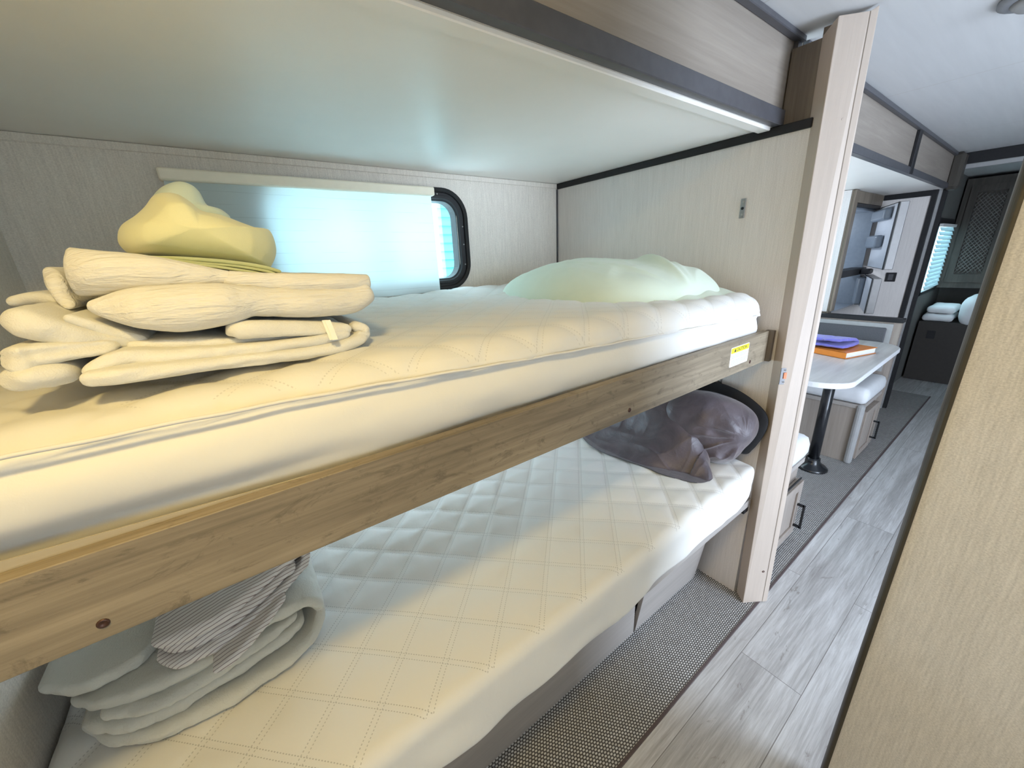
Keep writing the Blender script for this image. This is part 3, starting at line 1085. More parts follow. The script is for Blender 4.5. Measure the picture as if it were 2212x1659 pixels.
layer(d, [crop5(20, 760, 30, .80, 1.2, .8), crop5(180, 730, 34, .80, 1.2, .8), crop5(320, 750, 30, .80, 1.2, .8), crop5(420, 800, 40, .78, 1.2, .78)], 9, .004, 12, n=70)
d.build('duvet_folds', M['duvet'], dv)
tg = MB()
p0 = W(697, 693, Y1 + .028)
p1 = W(713, 736, Y1 + .02)
for k, (x0, x1) in enumerate(((p0[0], p0[0] + .0075), (p0[0] + .0035, p0[0] + .0115))):
    tg.prism([(x0 + .0045, Y1 + .026 - .004 * k, p1[2]), (x1 + .0045, Y1 + .026 - .004 * k, p1[2]), (x1 + .0045, Y1 + .027 - .004 * k, p1[2]), (x0 + .0045, Y1 + .027 - .004 * k, p1[2])],
             [(x0, Y1 + .034 - .004 * k, p0[2]), (x1, Y1 + .034 - .004 * k, p0[2]), (x1, Y1 + .035 - .004 * k, p0[2]), (x0, Y1 + .035 - .004 * k, p0[2])])
ct = tg.build('care_tag', M['translucent_tag'], dv)

# crinkled comforter folded on top
cr = empty('comforter', (.03, .95, 1.33), 'white crinkled comforter folded in thirds beneath the yellow-green pillow', 'comforter', 'folded comforters on the upper bunk')
d = MB()
Y2 = .665
layer(d, [crop5(330, 585, 150, Y2 + .05, 1.15), crop5(480, 590, 140, Y2 + .03, 1.15), crop5(760, 585, 108, Y2 + .02, 1.15), crop5(1050, 600, 72, Y2 + .02, 1.15), crop5(1230, 612, 44, Y2 + .03, 1.15),
          crop5(1290, 625, 50, Y2 + .03, 1.15), crop5(1480, 640, 52, Y2 + .03, 1.15), crop5(1700, 650, 56, Y2 + .03, 1.15), crop5(1930, 645, 54, Y2 + .03, 1.15), crop5(2070, 640, 44, Y2 + .04, 1.12)], 21, .003, 10, n=190, wr=.003, capf=.3)
layer(d, [crop5(470, 775, 24, Y2 + .01, 1.1), crop5(600, 790, 88, Y2, 1.1), crop5(760, 795, 128, Y2 - .015, 1.1), crop5(1000, 800, 145, Y2 - .02, 1.1), crop5(1250, 775, 125, Y2 - .015, 1.1), crop5(1390, 755, 92, Y2, 1.1),
          crop5(1500, 760, 90, Y2 + .005, 1.1), crop5(1750, 765, 86, Y2 + .01, 1.1), crop5(1980, 740, 82, Y2 + .02, 1.1), crop5(2080, 680, 60, Y2 + .03, 1.1)], 22, .003, 10, n=190, wr=.003, capf=.5)
layer(d, [crop5(235, 560, 30, .78, 1.1, .78), crop5(280, 620, 46, .76, 1.1, .76), crop5(330, 720, 40, .75, 1.1, .75), crop5(400, 790, 30, .74, 1.1, .74)], 23, .006, 16, n=60)
d.build('comforter_folds', M['crinkle'], cr)


# ---- inflated cushions from a closed outline
def smooth_closed(pts, n):
    P = np.asarray(pts, float)
    m = len(P)
    out = []
    for s in np.linspace(0, m, n, endpoint=False):
        i = int(s)
        t_ = s - i
        p0, p1, p2, p3 = P[(i - 1) % m], P[i % m], P[(i + 1) % m], P[(i + 2) % m]
        out.append(.5 * ((2 * p1) + (-p0 + p2) * t_ + (2 * p0 - 5 * p1 + 4 * p2 - p3) * t_ ** 2 + (-p0 + 3 * p1 - 3 * p2 + p3) * t_ ** 3))
    return np.array(out)


def inflate(mb, pts, O, A, B, N, df, db, p=2.2, e=.5, seed=0, amp=.006, freq=8, rings=44, n=150, shape=None, wr=0.0, wfreq=None, ctr=None, fold=None):
    """outline (a,b) in the plane O+aA+bB; bulges df along N and db behind"""
    out = smooth_closed(pts, n)
    c = out.mean(axis=0) if ctr is None else np.array(ctr)
    A, B, N, O = (np.asarray(q, float) for q in (A, B, N, O))
    rr = np.sin(np.linspace(0, PI / 2, rings))
    for sgn, dep in ((1, df), (-1, db)):
        G = []
        for r in rr:
            ab = c + (out - c) * r
            h = dep * np.maximum(0, 1 - r ** p) ** e
            if shape is not None and sgn > 0:
                h = h * shape(ab[:, 0], ab[:, 1])
            else:
                h = h * np.ones(n)
            Pw = O + ab[:, :1] * A + ab[:, 1:] * B + (sgn * h)[:, None] * N
            G.append(Pw)
        G = np.array(G)
        edge = np.maximum(0, 1 - rr ** 3)[:, None]
        k = amp * fbm(G * freq, seed) * (.25 + .75 * edge)
        if wr:
            wf = wfreq if wfreq is not None else np.array([freq, freq, freq])
            k = k + wr * (ridge(G * wf, seed + 3) - .35) * edge + .5 * wr * (ridge(G * wf * 2.3, seed + 4) - .35) * edge
        if fold is not None and sgn > 0:
            k = k + fold(G) * edge
        if dep > .003:
            G = G + (sgn * k)[..., None] * N
        if dep > .003 and sgn > 0:
            hN = (G - O) @ N
            G = G + np.maximum(0, .002 - hN)[..., None] * N
        mb.grid(G, cv=True)
    return mb


def gather(cx, cy, n, amp, seed, r0=.03, r1=.5, twist=2.0):
    """folds fanning out of one gathered point"""
    def f(G):
        dx, dy = G[..., 0] - cx, G[..., 1] - cy
        r = np.hypot(dx, dy)
        a = np.arctan2(dy, dx) + twist * r
        q = lambda m, sd: (1 - np.abs(vnoise(np.stack([a * n * m, r * 2.6 * m, 0 * r], -1), sd))) ** 2.2
        k = q(1.0, seed) + .3 * q(1.9, seed + 1)
        return amp * (k - .5) * sstep(0, r0, r) * sstep(r1, r1 * .35, r)
    return f


pillow_gather = gather(1.16, .58, 1.7, .036, 66, .12, .55, .5)

# yellow-green pillow leaning on the stack
pw = empty('pillow', (.0, .86, 1.415), 'plump yellow-green pillow on top of the folded comforters', 'pillow')
Y3 = .80
pts = [(226, 498), (236, 474), (268, 452), (292, 430), (312, 404), (338, 396), (372, 400), (405, 420), (432, 441), (480, 452), (532, 472), (572, 486), (592, 488), (604, 510), (609, 540), (600, 568), (585, 580), (520, 574), (430, 564), (330, 552), (262, 545), (232, 524)]
ol = [(W(a, b, Y3)[0], W(a, b, Y3)[2]) for a, b in pts]
inflate(MB(), ol, (0, Y3 + .09, 0), (1, 0, 0), (0, 0, 1), (0, -1, 0), .10, .16, p=2.2, e=.6, seed=41, amp=.004, freq=7, wr=.007, wfreq=np.array([3.5, 8, 11])).build('pillow_body', M['pillow_lime'], pw)
ol = [(W(a, b, Y3 + .14)[0], W(a, b, Y3 + .14)[2]) for a, b in [(318, 420), (342, 394), (378, 381), (408, 388), (428, 405), (447, 436), (480, 447), (497, 470), (440, 500), (350, 490), (300, 460)]]
inflate(MB(), ol, (0, Y3 + .19, 0), (1, 0, 0), (0, 0, 1), (0, -1, 0), .04, .05, seed=43, amp=.004, freq=11).build('pillowcase_end', M['pillow_green'], pw)
# folded sheet between pillow and comforter
fs = empty('folded_sheet', (.05, .9, 1.40), 'thin olive-green folded sheet between the yellow-green pillow and the crinkled comforter', 'sheet')
d = MB()
Y4 = .755
for k, kk in enumerate(([(820, 502, 7), (1000, 510, 11), (1250, 528, 12), (1450, 556, 12), (1565, 585, 9)],
                        [(900, 512, 6), (1050, 530, 7), (1300, 552, 8), (1480, 580, 8), (1540, 600, 6)],
                        [(1010, 535, 5), (1200, 556, 7), (1400, 585, 8), (1500, 606, 6)])):
    layer(d, [crop5(a, b, h, Y4 - .012 * k, 1.02, Y4 - .012 * k) for a, b, h in kk], 51 + k, .002, 16, n=70)
d.build('sheet_folds', M['sheet_lime'], fs)

# pale green pillow at the far end of the upper bunk
pg = empty('pillow', (1.17, 1.0, 1.27), 'pale mint pillow lying flat against the end wall of the upper bunk', 'pillow')
ol = [(.985, 1.415), (.905, 1.22), (.872, 1.0), (.905, .82), (.985, .715), (1.10, .662), (1.24, .650), (1.38, .665), (1.43, .74), (1.445, .95), (1.45, 1.2), (1.43, 1.40), (1.22, 1.44)]


def pil_h(a, b):
    return .86 + .16 * np.sin((b - .6) * 3.4) - .12 * sstep(1.3, 1.45, a)


inflate(MB(), ol, (0, 0, 1.266), (1, 0, 0), (0, 1, 0), (0, 0, 1), .134, .002, p=2.6, e=.52, seed=61, amp=.006, freq=6, shape=pil_h, wr=.004, wfreq=np.array([10, 4, 4]), n=220, rings=80,
        fold=lambda G: pillow_gather(G)).build('pillow_body', M['pillow_green'], pg)
fl = []
for s in np.linspace(0, 1, 60):
    row = []
    a = np.array([.995, .735, 1.285]) * (1 - s) + np.array([1.415, .735, 1.292]) * s
    b = np.array([1.085, .607, 1.2575]) * (1 - s) + np.array([1.455, .612, 1.262]) * s
    for q in np.linspace(0, 1, 24):
        p = a * (1 - q) + b * q
        p[2] += .016 * math.sin(q * PI) * math.sin(s * PI) + .004 * math.sin(s * 19 + q * 5) * math.sin(q * PI)
        row.append(p)
    fl.append(row)
fl = np.array(fl)
fm = MB().grid(fl)
fo = fm.build('pillowcase_flap', M['pillow_green'], pg, recalc=False)
sol = fo.modifiers.new('cloth', 'SOLIDIFY')
sol.thickness, sol.offset = .0025, 1

# ------------------------------------------------------------------ lower bunk bedding
bp = empty('pillow', (1.44, .62, .64), 'black pillow standing against the end wall behind the mauve bundle', 'pillow')
ol = [(.51, .70), (.478, .79), (.484, .845), (.53, .885), (.60, .915), (.68, .925), (.78, .91), (.86, .86), (.89, .76), (.86, .68), (.70, .66), (.55, .665)]
inflate(MB(), ol, (1.456, 0, 0), (0, 1, 0), (0, 0, 1), (-1, 0, 0), .030, .022, seed=71, amp=.004, freq=13, wr=.003).build('pillow_body', M['black_cloth'], bp)

mv = empty('sheet_bundle', (1.28, .8, .645), 'rumpled mauve satin sheet bundle on the lower bunk in front of the black pillow', 'bedding')
ol = [(1.125, 1.06), (1.085, .93), (1.10, .82), (1.115, .73), (1.118, .67), (1.138, .60), (1.170, .548), (1.225, .538), (1.265, .565), (1.33, .600), (1.40, .625), (1.425, .66), (1.43, .74), (1.425, .95), (1.38, 1.12), (1.24, 1.16)]


def mv_h(a, b):
    h = .34 + .78 * sstep(1.08, 1.36, a) * (1 - .25 * sstep(.75, 1.1, b))
    return h - .42 * sstep(.76, .56, b) - .12 * sstep(1.30, 1.38, a) - .34 * sstep(1.30, 1.10, a) * sstep(.9, .6, h)


mvb = MB()

inflate(mvb, ol, (0, 0, .653), (1, 0, 0), (0, 1, 0), (0, 0, 1), .235, .002, p=2.8, e=.55, seed=81, amp=.014, freq=5.5, shape=mv_h, wr=.012, wfreq=np.array([9, 4.5, 4]), n=300, rings=110, fold=gather(1.40, .60, 1.7, .024, 88, .08, .60))
mvb.build('satin_folds', M['mauve'], mv)


def on_plane(px, py, P0, N):
    """photo pixel -> point on a plane through P0"""
    d_ = RIGHT * (px - 1106) / FPX + DOWN * (py - 829.5) / FPX + FWD
    return EYE + d_ * (np.dot(np.array(P0) - EYE, N) / np.dot(d_, N))


mN = np.array([-.80, -.60, 0.0])
mP = np.array([1.372, .625, .78])
mA = np.array([.60, -.80, 0.0])
ol = []
for q in [(1435, 878), (1478, 846), (1525, 845), (1575, 858), (1612, 876), (1636, 900), (1634, 930), (1606, 962), (1572, 990), (1530, 992), (1480, 965), (1445, 925)]:
    w_ = on_plane(*q, mP, mN) - mP
    ol.append((float(w_ @ mA), float(w_[2])))
mb2 = MB()


def side_fold(G):
    a = (G - mP) @ mA
    z = G[..., 2] - .78
    r = np.hypot(a - .085, z - .0)
    t_ = np.arctan2(z - .0, -(a - .085)) + 1.5 * r
    q = lambda m, sd: (1 - np.abs(vnoise(np.stack([t_ * 1.5 * m, r * 7 * m, 0 * r], -1), sd))) ** 2.2
    return .030 * (q(1.0, 85) + .3 * q(2.0, 86) - .5) * sstep(.02, .10, r)


inflate(mb2, ol, mP, mA, (0, 0, 1), mN, .105, .05, p=2.4, e=.55, seed=87, amp=.012, freq=8, rings=80, n=240, fold=side_fold)
mb2.build('gathered_end', M['mauve'], mv)

bb = empty('blanket', (-.18, .9, .645), 'grey-blue blanket folded in a thick pad under the striped sheet', 'blanket')
d = MB()
YB = .725
layer(d, [(-.375, .665, .010, YB + .10, 1.15), (-.30, .666, .014, YB + .01, 1.15), (-.20, .664, .014, YB - .015, 1.15), (-.08, .662, .013, YB - .005, 1.13), (-.015, .666, .013, YB + .02, 1.1),
          (.012, .692, .013, YB + .05, 1.1), (-.005, .728, .014, YB + .05, 1.1), (-.07, .738, .014, YB + .04, 1.1), (-.20, .735, .014, YB + .02, 1.12), (-.31, .728, .014, YB + .04, 1.12), (-.375, .715, .012, YB + .10, 1.12)], 91, .004, 14, n=200, wr=.006)
layer(d, [(-.36, .690, .012, YB + .06, 1.1), (-.28, .692, .014, YB + .01, 1.1), (-.16, .690, .014, YB + .005, 1.1), (-.06, .692, .012, YB + .03, 1.1), (-.02, .695, .010, YB + .05, 1.1)], 92, .005, 16, n=120, wr=.007)
layer(d, [(-.33, .712, .010, YB + .04, 1.1), (-.24, .712, .012, YB + .0, 1.1), (-.12, .712, .011, YB + .02, 1.1), (-.03, .712, .008, YB + .05, 1.1)], 93, .005, 17, n=110, wr=.006)
layer(d, [(-.405, .760, .010, .84, 1.18), (-.35, .752, .014, .80, 1.18), (-.29, .757, .012, .80, 1.18), (-.24, .757, .008, .84, 1.18)], 94, .006, 12, n=70, wr=.006)
d.build('blanket_folds', M['blue_blanket'], bb)

ss = empty('folded_sheet', (-.11, .9, .75), 'white sheet with thin dark stripes folded on top of the grey-blue blanket', 'sheet')
d = MB()
layer(d, [(-.245, .762, .008, .780, 1.06), (-.205, .765, .011, .735, 1.06), (-.13, .766, .011, .748, 1.06), (-.05, .766, .010, .80, 1.06), (.000, .772, .010, .84, 1.05), (.013, .790, .010, .86, 1.05), (-.005, .806, .010, .85, 1.05),
          (-.07, .808, .012, .80, 1.05), (-.15, .806, .013, .755, 1.05), (-.22, .800, .012, .765, 1.05), (-.245, .786, .010, .785, 1.05)], 101, .004, 16, n=190, wr=.004)
layer(d, [(-.235, .786, .010, .775, 1.05), (-.17, .786, .012, .742, 1.05), (-.09, .787, .012, .775, 1.05), (-.01, .789, .010, .84, 1.05)], 102, .004, 18, n=100, wr=.005)
layer(d, [(-.165, .752, .006, .700, .85), (-.13, .758, .008, .705, .85), (-.08, .762, .008, .745, .85), (-.04, .764, .006, .79, .85)], 103, .003, 20, n=60)
d.build('sheet_folds', M['striped'], ss)

# ------------------------------------------------------------------ carpet strip
rg = empty('carpet', (1.5, 1.0, 0), 'long woven grey carpet strip beside the plank floor', 'carpet')
MB().box(XL + .01, 5.15, .417, 1.60, .0005, .0045).build('pile', M['rug'], rg)
MB().box(XL + .01, 5.15, .409, .4185, .0005, .0062, .001).build('binding', M['rug_edge'], rg)

# ------------------------------------------------------------------ dinette
tb = empty('dinette_table', (2.95, .75, 0), 'pale laminate dinette table on a black pedestal', 'table')
tp_ = rrect(2.275, 3.548, .438, 1.22, .15, 10)
tp_ = [(x, y + (.05 * max(0, (2.70 - x)) + .10 * max(0, x - 3.15)) * (1 if y < .8 else 0)) for x, y in tp_]
MB().prism([(x, y, .732) for x, y in tp_], [(x, y, .760) for x, y in tp_]).build('edge_band', M['laminate_edge'], tb, bevel=.004)
MB().prism([(x * .994 + 2.91 * .006, y * .99 + .83 * .01, .7595) for x, y in tp_], [(x * .994 + 2.91 * .006, y * .99 + .83 * .01, .7612) for x, y in tp_]).build('tabletop', M['laminate'], tb)
MB().lathe((2.89, .655, .005), [(.030, .03), (.029, .730)], 24).build('leg', M['black_satin'], tb)
MB().lathe((2.89, .655, .0045), [(.088, 0), (.088, .008), (.078, .018), (.052, .034), (.040, .055), (.038, .075)], 32).build('pedestal_foot', M['black_satin'], tb)
MB().lathe((2.862, .630, .062), [(.004, 0), (.004, .006), (.002, .008)], 10, 'z').build('screw', M['steel'], tb)


def bench(x0, x1, y0, label, backs, handle_x, zc0, zc1, door):
    b = empty('dinette_bench', ((x0 + x1) / 2, 1.0, 0), label, 'bench', 'dinette benches')
    MB().box(x0 + .01, x1 - .012, y0 + .02, 1.59, .005, zc0 - .03).build('bench_base', M['wood_cab'], b, bevel=.003)
    MB().box(x0, x1, y0 + .004, 1.595, zc0 - .03, zc0 - .004).build('seat_board', M['wood_base'], b, bevel=.003)
    cu = MB()
    for P, N in rounded_slab(x0 - .005, x1 + .012, y0 - .006, 1.595, zc0 - .003, zc1, .035, .03):
        P = P.copy()
        P[..., 2] += .008 * np.clip(N[..., 2], 0, 1) * np.sin((P[..., 0] - x0) / (x1 - x0) * PI)
        cu.grid(P)
    cu.build('cushion', M['cushion'], b)
    dx0, dx1, dz0, dz1 = door
    dr = MB()
    dr.box(dx0, dx1, y0 - .004, y0 + .019, dz0, dz1, .002)
    do = dr.build('door', M['wood_cab'], b)
    fr = MB()
    w = .045
    for q in ((dx0, dx0 + w, dz0, dz1), (dx1 - w, dx1, dz0, dz1), (dx0 + w, dx1 - w, dz0, dz0 + w), (dx0 + w, dx1 - w, dz1 - w, dz1)):
        fr.box(q[0], q[1], y0 - .012, y0 - .0045, q[2], q[3], .001)
    fr.build('door_frame', M['wood_cab'], do)
    hz0, hz1 = handle_x[1], handle_x[2]
    MB().box(handle_x[0] - .005, handle_x[0] + .005, y0 - .046, y0 - .036, hz0, hz1).box(handle_x[0] - .005, handle_x[0] + .005, y0 - .040, y0 - .012, hz0, hz0 + .010).box(handle_x[0] - .005, handle_x[0] + .005, y0 - .040, y0 - .012, hz1 - .010, hz1).build('handle', M['black_satin'], do)
    return b


nb = bench(1.56, 2.06, .492, 'near dinette bench with white cushion just behind the wood post', None, (2.03, .085, .215), .455, .570, (1.60, 2.055, .035, .335))
MB().box(1.72, 2.04, .4875, .4925, .342, .352).build('vent_slot', M['black_trim'], nb)
fb = bench(3.12, 3.565, .512, 'far dinette bench with pale cushion behind the black table pedestal', None, (3.44, .105, .235), .425, .535, (3.17, 3.47, .03, .37))
cb_ = MB().box(3.108, 3.150, .508, .548, .005, .424).build('corner_post', M['grey_frame'], fb, bevel=.015)
bk = empty('bench_back', (3.61, 1.0, 0), 'half-height dinette backrest wall with black cap and charcoal pad', 'backrest')
MB().box(3.590, 3.632, .514, 1.595, .005, .893).build('back_wall', M['wood_cab'], bk)
MB().box(3.572, 3.638, .506, 1.597, .894, .922, .003).build('cap', M['black_trim'], bk, bevel=.003)
MB().box(3.580, 3.590, .552, 1.59, .55, .882).build('pad_frame', M['grey_frame'], bk)
MB().box(3.568, 3.581, .580, 1.585, .56, .855, .006).build('pad', M['cushion_dark'], bk, bevel=.003)

# binder and violet cloth on the table
bn = empty('binder', (3.03, .68, .762), 'orange ring binder with white pages on the dinette table', 'binder')
ang = math.radians(-16)
PV = (3.04, .68)
MB().box(2.895, 3.185, 0.565, 0.795, 0.7625, 0.7655, 0, (ang, *PV)).box(2.895, 3.185, 0.565, 0.795, 0.7970, 0.8000, 0, (ang, *PV)).box(2.895, 2.899, 0.565, 0.795, 0.7625, 0.8000, 0, (ang, *PV)).build('cover', M['binder_orange'], bn)
MB().box(2.902, 3.178, 0.570, 0.792, 0.7665, 0.7960, 0, (ang, *PV)).build('pages', M['paper'], bn)
vc = empty('folded_cloth', (3.03, .71, .801), 'violet-blue folded cloth lying on the orange binder', 'cloth')
d = MB()
layer(d, [(2.915, 0.820, 0.008, 0.640, 0.840), (2.980, 0.819, 0.010, 0.625, 0.840), (3.070, 0.816, 0.010, 0.620, 0.840), (3.145, 0.813, 0.009, 0.620, 0.830), (3.168, 0.826, 0.009, 0.630, 0.830), (3.100, 0.842, 0.010, 0.630, 0.840), (3.010, 0.852, 0.011, 0.640, 0.840), (2.910, 0.858, 0.010, 0.660, 0.840)], 111, .003, 18, n=110, wr=.003)
d.build('cloth_folds', M['violet'], vc)

# ------------------------------------------------------------------ refrigerator niche at the end of the slide-out
rf = empty('refrigerator', (4.0, 1.15, .94), 'refrigerator in a dark wood cabinet with both doors ajar', 'refrigerator')
FX0, FX1, FY = 3.70, 4.42, .936
MB().box(3.645, 3.70, FY + .002, YW - .004, .005, ZS - .002).box(3.70, FX1, FY + .002, FY + .04, 1.69, ZS - .002).box(3.70, FX1, 1.56, 1.60, .005, 1.68).box(3.70, FX1, 1.0, 1.55, .005, .70).build('cabinet_box', M['wood_stile'], rf)
MB().box(3.641, 3.6445, FY + .012, YW - .004, .93, ZS - .003).build('side_panel', M['wall_paper_light'], rf)
MB().box(3.640, 3.712, FY - .016, FY + .0015, .93, ZS - .002, .004).build('stile', M['wood_stile'], rf, bevel=.004)
lin = MB()
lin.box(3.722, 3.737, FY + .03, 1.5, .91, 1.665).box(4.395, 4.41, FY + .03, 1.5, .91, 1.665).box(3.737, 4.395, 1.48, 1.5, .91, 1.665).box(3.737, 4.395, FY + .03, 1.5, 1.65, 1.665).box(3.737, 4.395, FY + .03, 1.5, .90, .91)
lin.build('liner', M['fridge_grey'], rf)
MB().box(3.716, 4.41, FY + .004, FY + .10, 1.165, 1.216).build('divider', M['black_trim'], rf)
MB().box(3.713, 3.722, FY + .004, FY + .04, .90, 1.676).box(3.722, 4.41, FY + .004, FY + .04, 1.666, 1.688).build('gasket_frame', M['black_trim'], rf)


def fridge_door(zb, zt, notches, deg):
    hx, hy, L = 4.405, FY - .004, .545
    a = PI + math.radians(deg)
    rot = (a, hx, hy)
    dr = MB().box(hx, hx + L, hy, hy + .049, zb, zt, .004, rot)     # built along +x then swung open about the hinge
    o = dr.build('door', M['door_grey'], rf)
    MB().box(hx + .012, hx + L - .028, hy - .006, hy - .0005, zb + .006, zt - .006, 0, rot).build('door_liner', M['fridge_white'], o)
    MB().box(hx + L - .028, hx + L - .004, hy - .005, hy - .0003, zb, zt, 0, rot).box(hx, hx + L - .028, hy - .004, hy - .0003, zt - .006, zt, 0, rot).build('gasket', M['black_trim'], o)
    for (u0, u1, q0, q1) in notches:
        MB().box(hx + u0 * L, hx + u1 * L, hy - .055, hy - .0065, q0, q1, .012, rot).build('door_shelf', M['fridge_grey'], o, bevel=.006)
    return o


fridge_door(1.220, 1.676, [(.03, .80, 1.567, 1.651), (.03, .66, 1.371, 1.464)], 21.5)
fridge_door(.90, 1.158, [(.03, .30, .92, 1.146)], 17)
MB().box(4.23, 4.34, FY - .06, FY + .004, 1.168, 1.210, .01).build('hinge', M['black_trim'], rf)

struct('wall_slide_end', MB().box(4.43, 4.46, .668, 1.66, 0, ZS), M['wall_paper_light'])
struct('trim_14', MB().box(4.424, 4.43, .66, FY, ZS - .04, ZS - .001), M['black_trim'])
struct('trim_15', MB().box(4.423, 4.47, .640, .668, 0, ZS), M['black_trim'])
struct('trim_16', MB().box(4.475, 4.50, .625, .645, 0, ZS + .01), M['grey_frame'])
struct('trim_17', MB().box(4.505, 4.535, .600, .640, 0, ZS + .01), M['black_trim'])
struct('wall_return', MB().box(4.50, 4.53, .642, .76, 0, ZC), M['dim_wall'])
ol_ = empty('wall_outlet', (4.428, .773, 1.10), 'black square outlet on the pale wall beside the refrigerator', 'outlet')
MB().box(4.4225, 4.4298, .745, .809, 1.100, 1.172, .002).build('cover_plate', M['black_trim'], ol_, bevel=.002)
MB().box(4.4215, 4.4226, .762, .792, 1.113, 1.159).build('socket', M['dark_trim'], ol_)

# bedroom beyond
struct('trim_18', MB().box(4.53, 4.56, -.6, .62, 1.925, ZC - .001), M['black_trim'])
struct('trim_19', MB().box(4.525, 4.56, -.6, .62, 1.893, 1.924, .004), M['grey_frame'])
w2 = tag(bpy.data.objects.new('window_2', None), kind='structure')
COL.objects.link(w2)
w2.location = (5.78, .72, .92)
MB().box(5.38, 6.18, .708, .72, 1.535, 1.60).box(5.38, 5.42, .71, .722, .90, 1.56).box(6.14, 6.18, .71, .722, .90, 1.56).box(5.38, 6.18, .71, .722, .90, .93).build('window_frame', M['black_trim'], w2)
MB().box(5.40, 6.16, .745, .75, .92, 1.56).build('window_pane', M['glass'], w2)
bl = empty('window_blind', (5.78, .70, .94), 'white slatted blind glowing in the dark bedroom window', 'window blind')
sl = MB()
for k in range(15):
    z = .955 + k * .038
    sl.prism([(5.41, .690, z), (6.15, .690, z), (6.15, .692, z + .002), (5.41, .692, z + .002)], [(5.41, .703, z + .034), (6.15, .703, z + .034), (6.15, .705, z + .034), (5.41, .705, z + .034)])
sl.build('slats', M['shade'], bl, recalc=False)
MB().box(5.40, 6.16, .684, .708, 1.524, 1.550).build('head_rail', M['paper'], bl)
wd = empty('wardrobe', (6.25, .4, .92), 'shaded wardrobe with diamond lattice door at the end of the bedroom', 'wardrobe')
MB().box(6.20, 6.55, .10, .705, .92, 1.97).build('wardrobe_body', M['wood_dim'], wd)
fr = MB().box(6.18, 6.20, .37, .42, .98, 1.90).box(6.18, 6.20, .61, .66, .98, 1.90).box(6.18, 6.20, .42, .61, .98, 1.06).box(6.18, 6.20, .42, .61, 1.84, 1.90)
wdd = fr.build('door', M['wood_dim'], wd)
lt = MB()
for k in range(-6, 26):
    for s in (1, -1):
        pts_ = []
        for q in np.linspace(0, 1, 8):
            y = .42 + .19 * q
            z = 1.0 + k * .04 + s * .19 * (q - .5) * 1.3
            if 1.06 <= z <= 1.84:
                pts_.append((6.19 + .003 * s, y, z))
        if len(pts_) > 1:
            lt.tube(pts_, .004, 4)
lt.build('lattice', M['lattice'], wdd)
bd = empty('bed', (6.0, .25, 0), 'bed with white bedding on a dark base at the far end of the bedroom', 'bed')
MB().box(5.72, 6.58, -.9, .70, .004, .62).build('bed_base', M['bed_base'], bd)
d = MB()
for P, N in rounded_slab(5.66, 6.18, -.9, .46, .60, .88, .10, .04):
    d.grid(P + .015 * (fbm(P * 6, 121)[..., None]) * N)
d.build('duvet', M['cloth_white'], bd)
MB().box(5.714, 5.722, .56, .62, .45, .53).build('outlet', M['black_trim'], bd)
for k, lab in enumerate(('white folded towel on the bed, lower of two', 'white folded towel on the bed, upper of two')):
    tw = empty('folded_towel', (5.95, .58, .623 + k * .08), lab, 'towel', 'towels on the far bed')
    d = MB()
    for P, N in rounded_slab(5.74, 6.14, .475 - .0 * k, .695 - .02 * k, .700 + (k - 1) * .076 + .0, .772 + (k - 1) * .076, .034, .02):
        d.grid(P + .006 * (fbm(P * 16, 131 + k)[..., None]) * N)
    d.build('towel_folds', M['cloth_white'], tw)

# round fixture on the main ceiling
cl = empty('ceiling_fixture', (1.83, .165, ZC), 'round grey fixture on the white ceiling above the corridor', 'ceiling fixture')
MB().lathe((1.83, .165, ZC), [(.085, -.001), (.085, -.010), (.070, -.016)], 36).build('rim', M['glass_dark'], cl)
MB().lathe((1.83, .165, ZC - .016), [(.062, -.0005), (.050, -.012), (.02, -.018)], 36).build('lens', M['grey_frame'], cl)

# ------------------------------------------------------------------ lights
def area(name, loc, direction, size, power, col, size_y=None, spread=PI):
    L = bpy.data.lights.new(name, 'AREA')
    L.energy, L.color = power, col
    L.shape = 'RECTANGLE' if size_y else 'DISK'
    L.size = size
    if size_y:
        L.size_y = size_y
    L.spread = spread
    o = bpy.data.objects.new(name, L)
    COL.objects.link(o)
    o.location = loc
    o.rotation_euler = Vector(direction).to_track_quat('-Z', 'Y').to_euler()
    return o


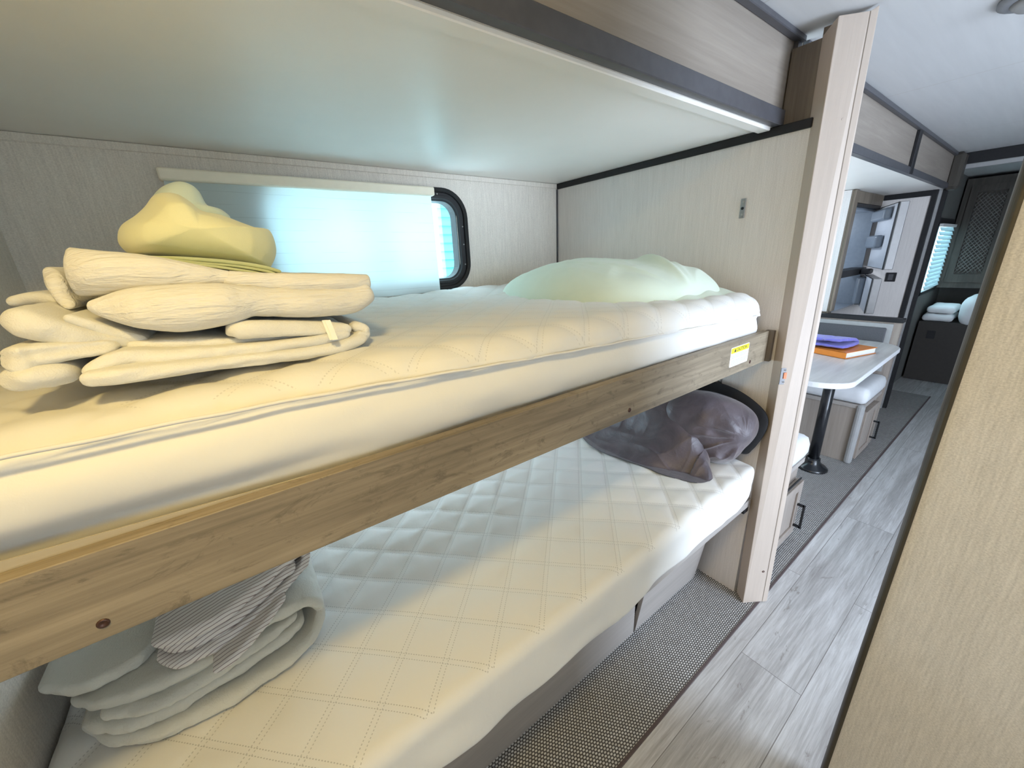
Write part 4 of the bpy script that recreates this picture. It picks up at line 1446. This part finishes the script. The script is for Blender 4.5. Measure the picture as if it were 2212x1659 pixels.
area('ceiling_lamp', (-.12, .02, 1.985), (0, 0, -1), .15, 4.6, (1.0, .725, .255))
area('doorway_daylight', (1.65, YR + .02, 1.02), (0, 1, 0), 1.0, 27, (.67, .78, 1.0), 1.75)
area('rear_fill', (.15, YR + .01, 1.25), (0, 1, 0), .9, .25, (.92, .94, 1.0), .8)  # added fill from behind the camera, no window known there
area('lower_bunk_window_daylight', (.50, YW + .035, .86), (0, -1, -.12), .90, 2.2, (.82, .84, 1.0), .24)
area('dinette_fill', (2.65, YW + .12, 1.30), (0, -1, 0), 1.0, 2.6, (.82, .89, 1.0), .5)  # added unseen fill for the refrigerator wall and table
area('bunk_window_daylight', (.525, 1.80, 1.50), (0, -1, 0), .75, 2.4, (.97, .945, 1.0), .42)
area('bedroom_window_daylight', (5.78, .80, 1.24), (0, -1, 0), .74, 1.5, (.75, .93, 1.0), .6)

for z, e in ((1.56, 2.2), (1.10, 1.2)):
    L = bpy.data.lights.new('niche_fill', 'POINT')  # added fill to brighten the inner side of the refrigerator doors
    L.energy, L.color, L.shadow_soft_size = e, (.85, .92, 1.0), .03
    o = bpy.data.objects.new('niche_fill', L)
    COL.objects.link(o)
    o.location = (4.0, 1.30, z)

wd_ = bpy.data.worlds.new('sky')
SC.world = wd_
wd_.use_nodes = True
bg = wd_.node_tree.nodes['Background']
bg.inputs[0].default_value = (.75, .90, 1.0, 1)
bg.inputs[1].default_value = 2.6

# ------------------------------------------------------------------ camera
cam = bpy.data.cameras.new('camera')
cam.sensor_width, cam.sensor_fit = 36.0, 'HORIZONTAL'
cam.lens = 36.0 * FPX / 2212
cam.clip_start = .01
co_ = bpy.data.objects.new('camera', cam)
COL.objects.link(co_)
Rm = Matrix(((RIGHT[0], -DOWN[0], -FWD[0]), (RIGHT[1], -DOWN[1], -FWD[1]), (RIGHT[2], -DOWN[2], -FWD[2])))
co_.matrix_world = Matrix.Translation(Vector(EYE)) @ Rm.to_4x4()
SC.camera = co_

SC.view_settings.view_transform = 'Standard'
SC.view_settings.look = 'None'
SC.view_settings.gamma = 1
SC.view_settings.use_curve_mapping = False
SC.view_settings.exposure = 0.98
SC.cycles.use_denoising = True
SC.cycles.max_bounces = 7
SC.cycles.diffuse_bounces = 4
SC.cycles.sample_clamp_indirect = 6
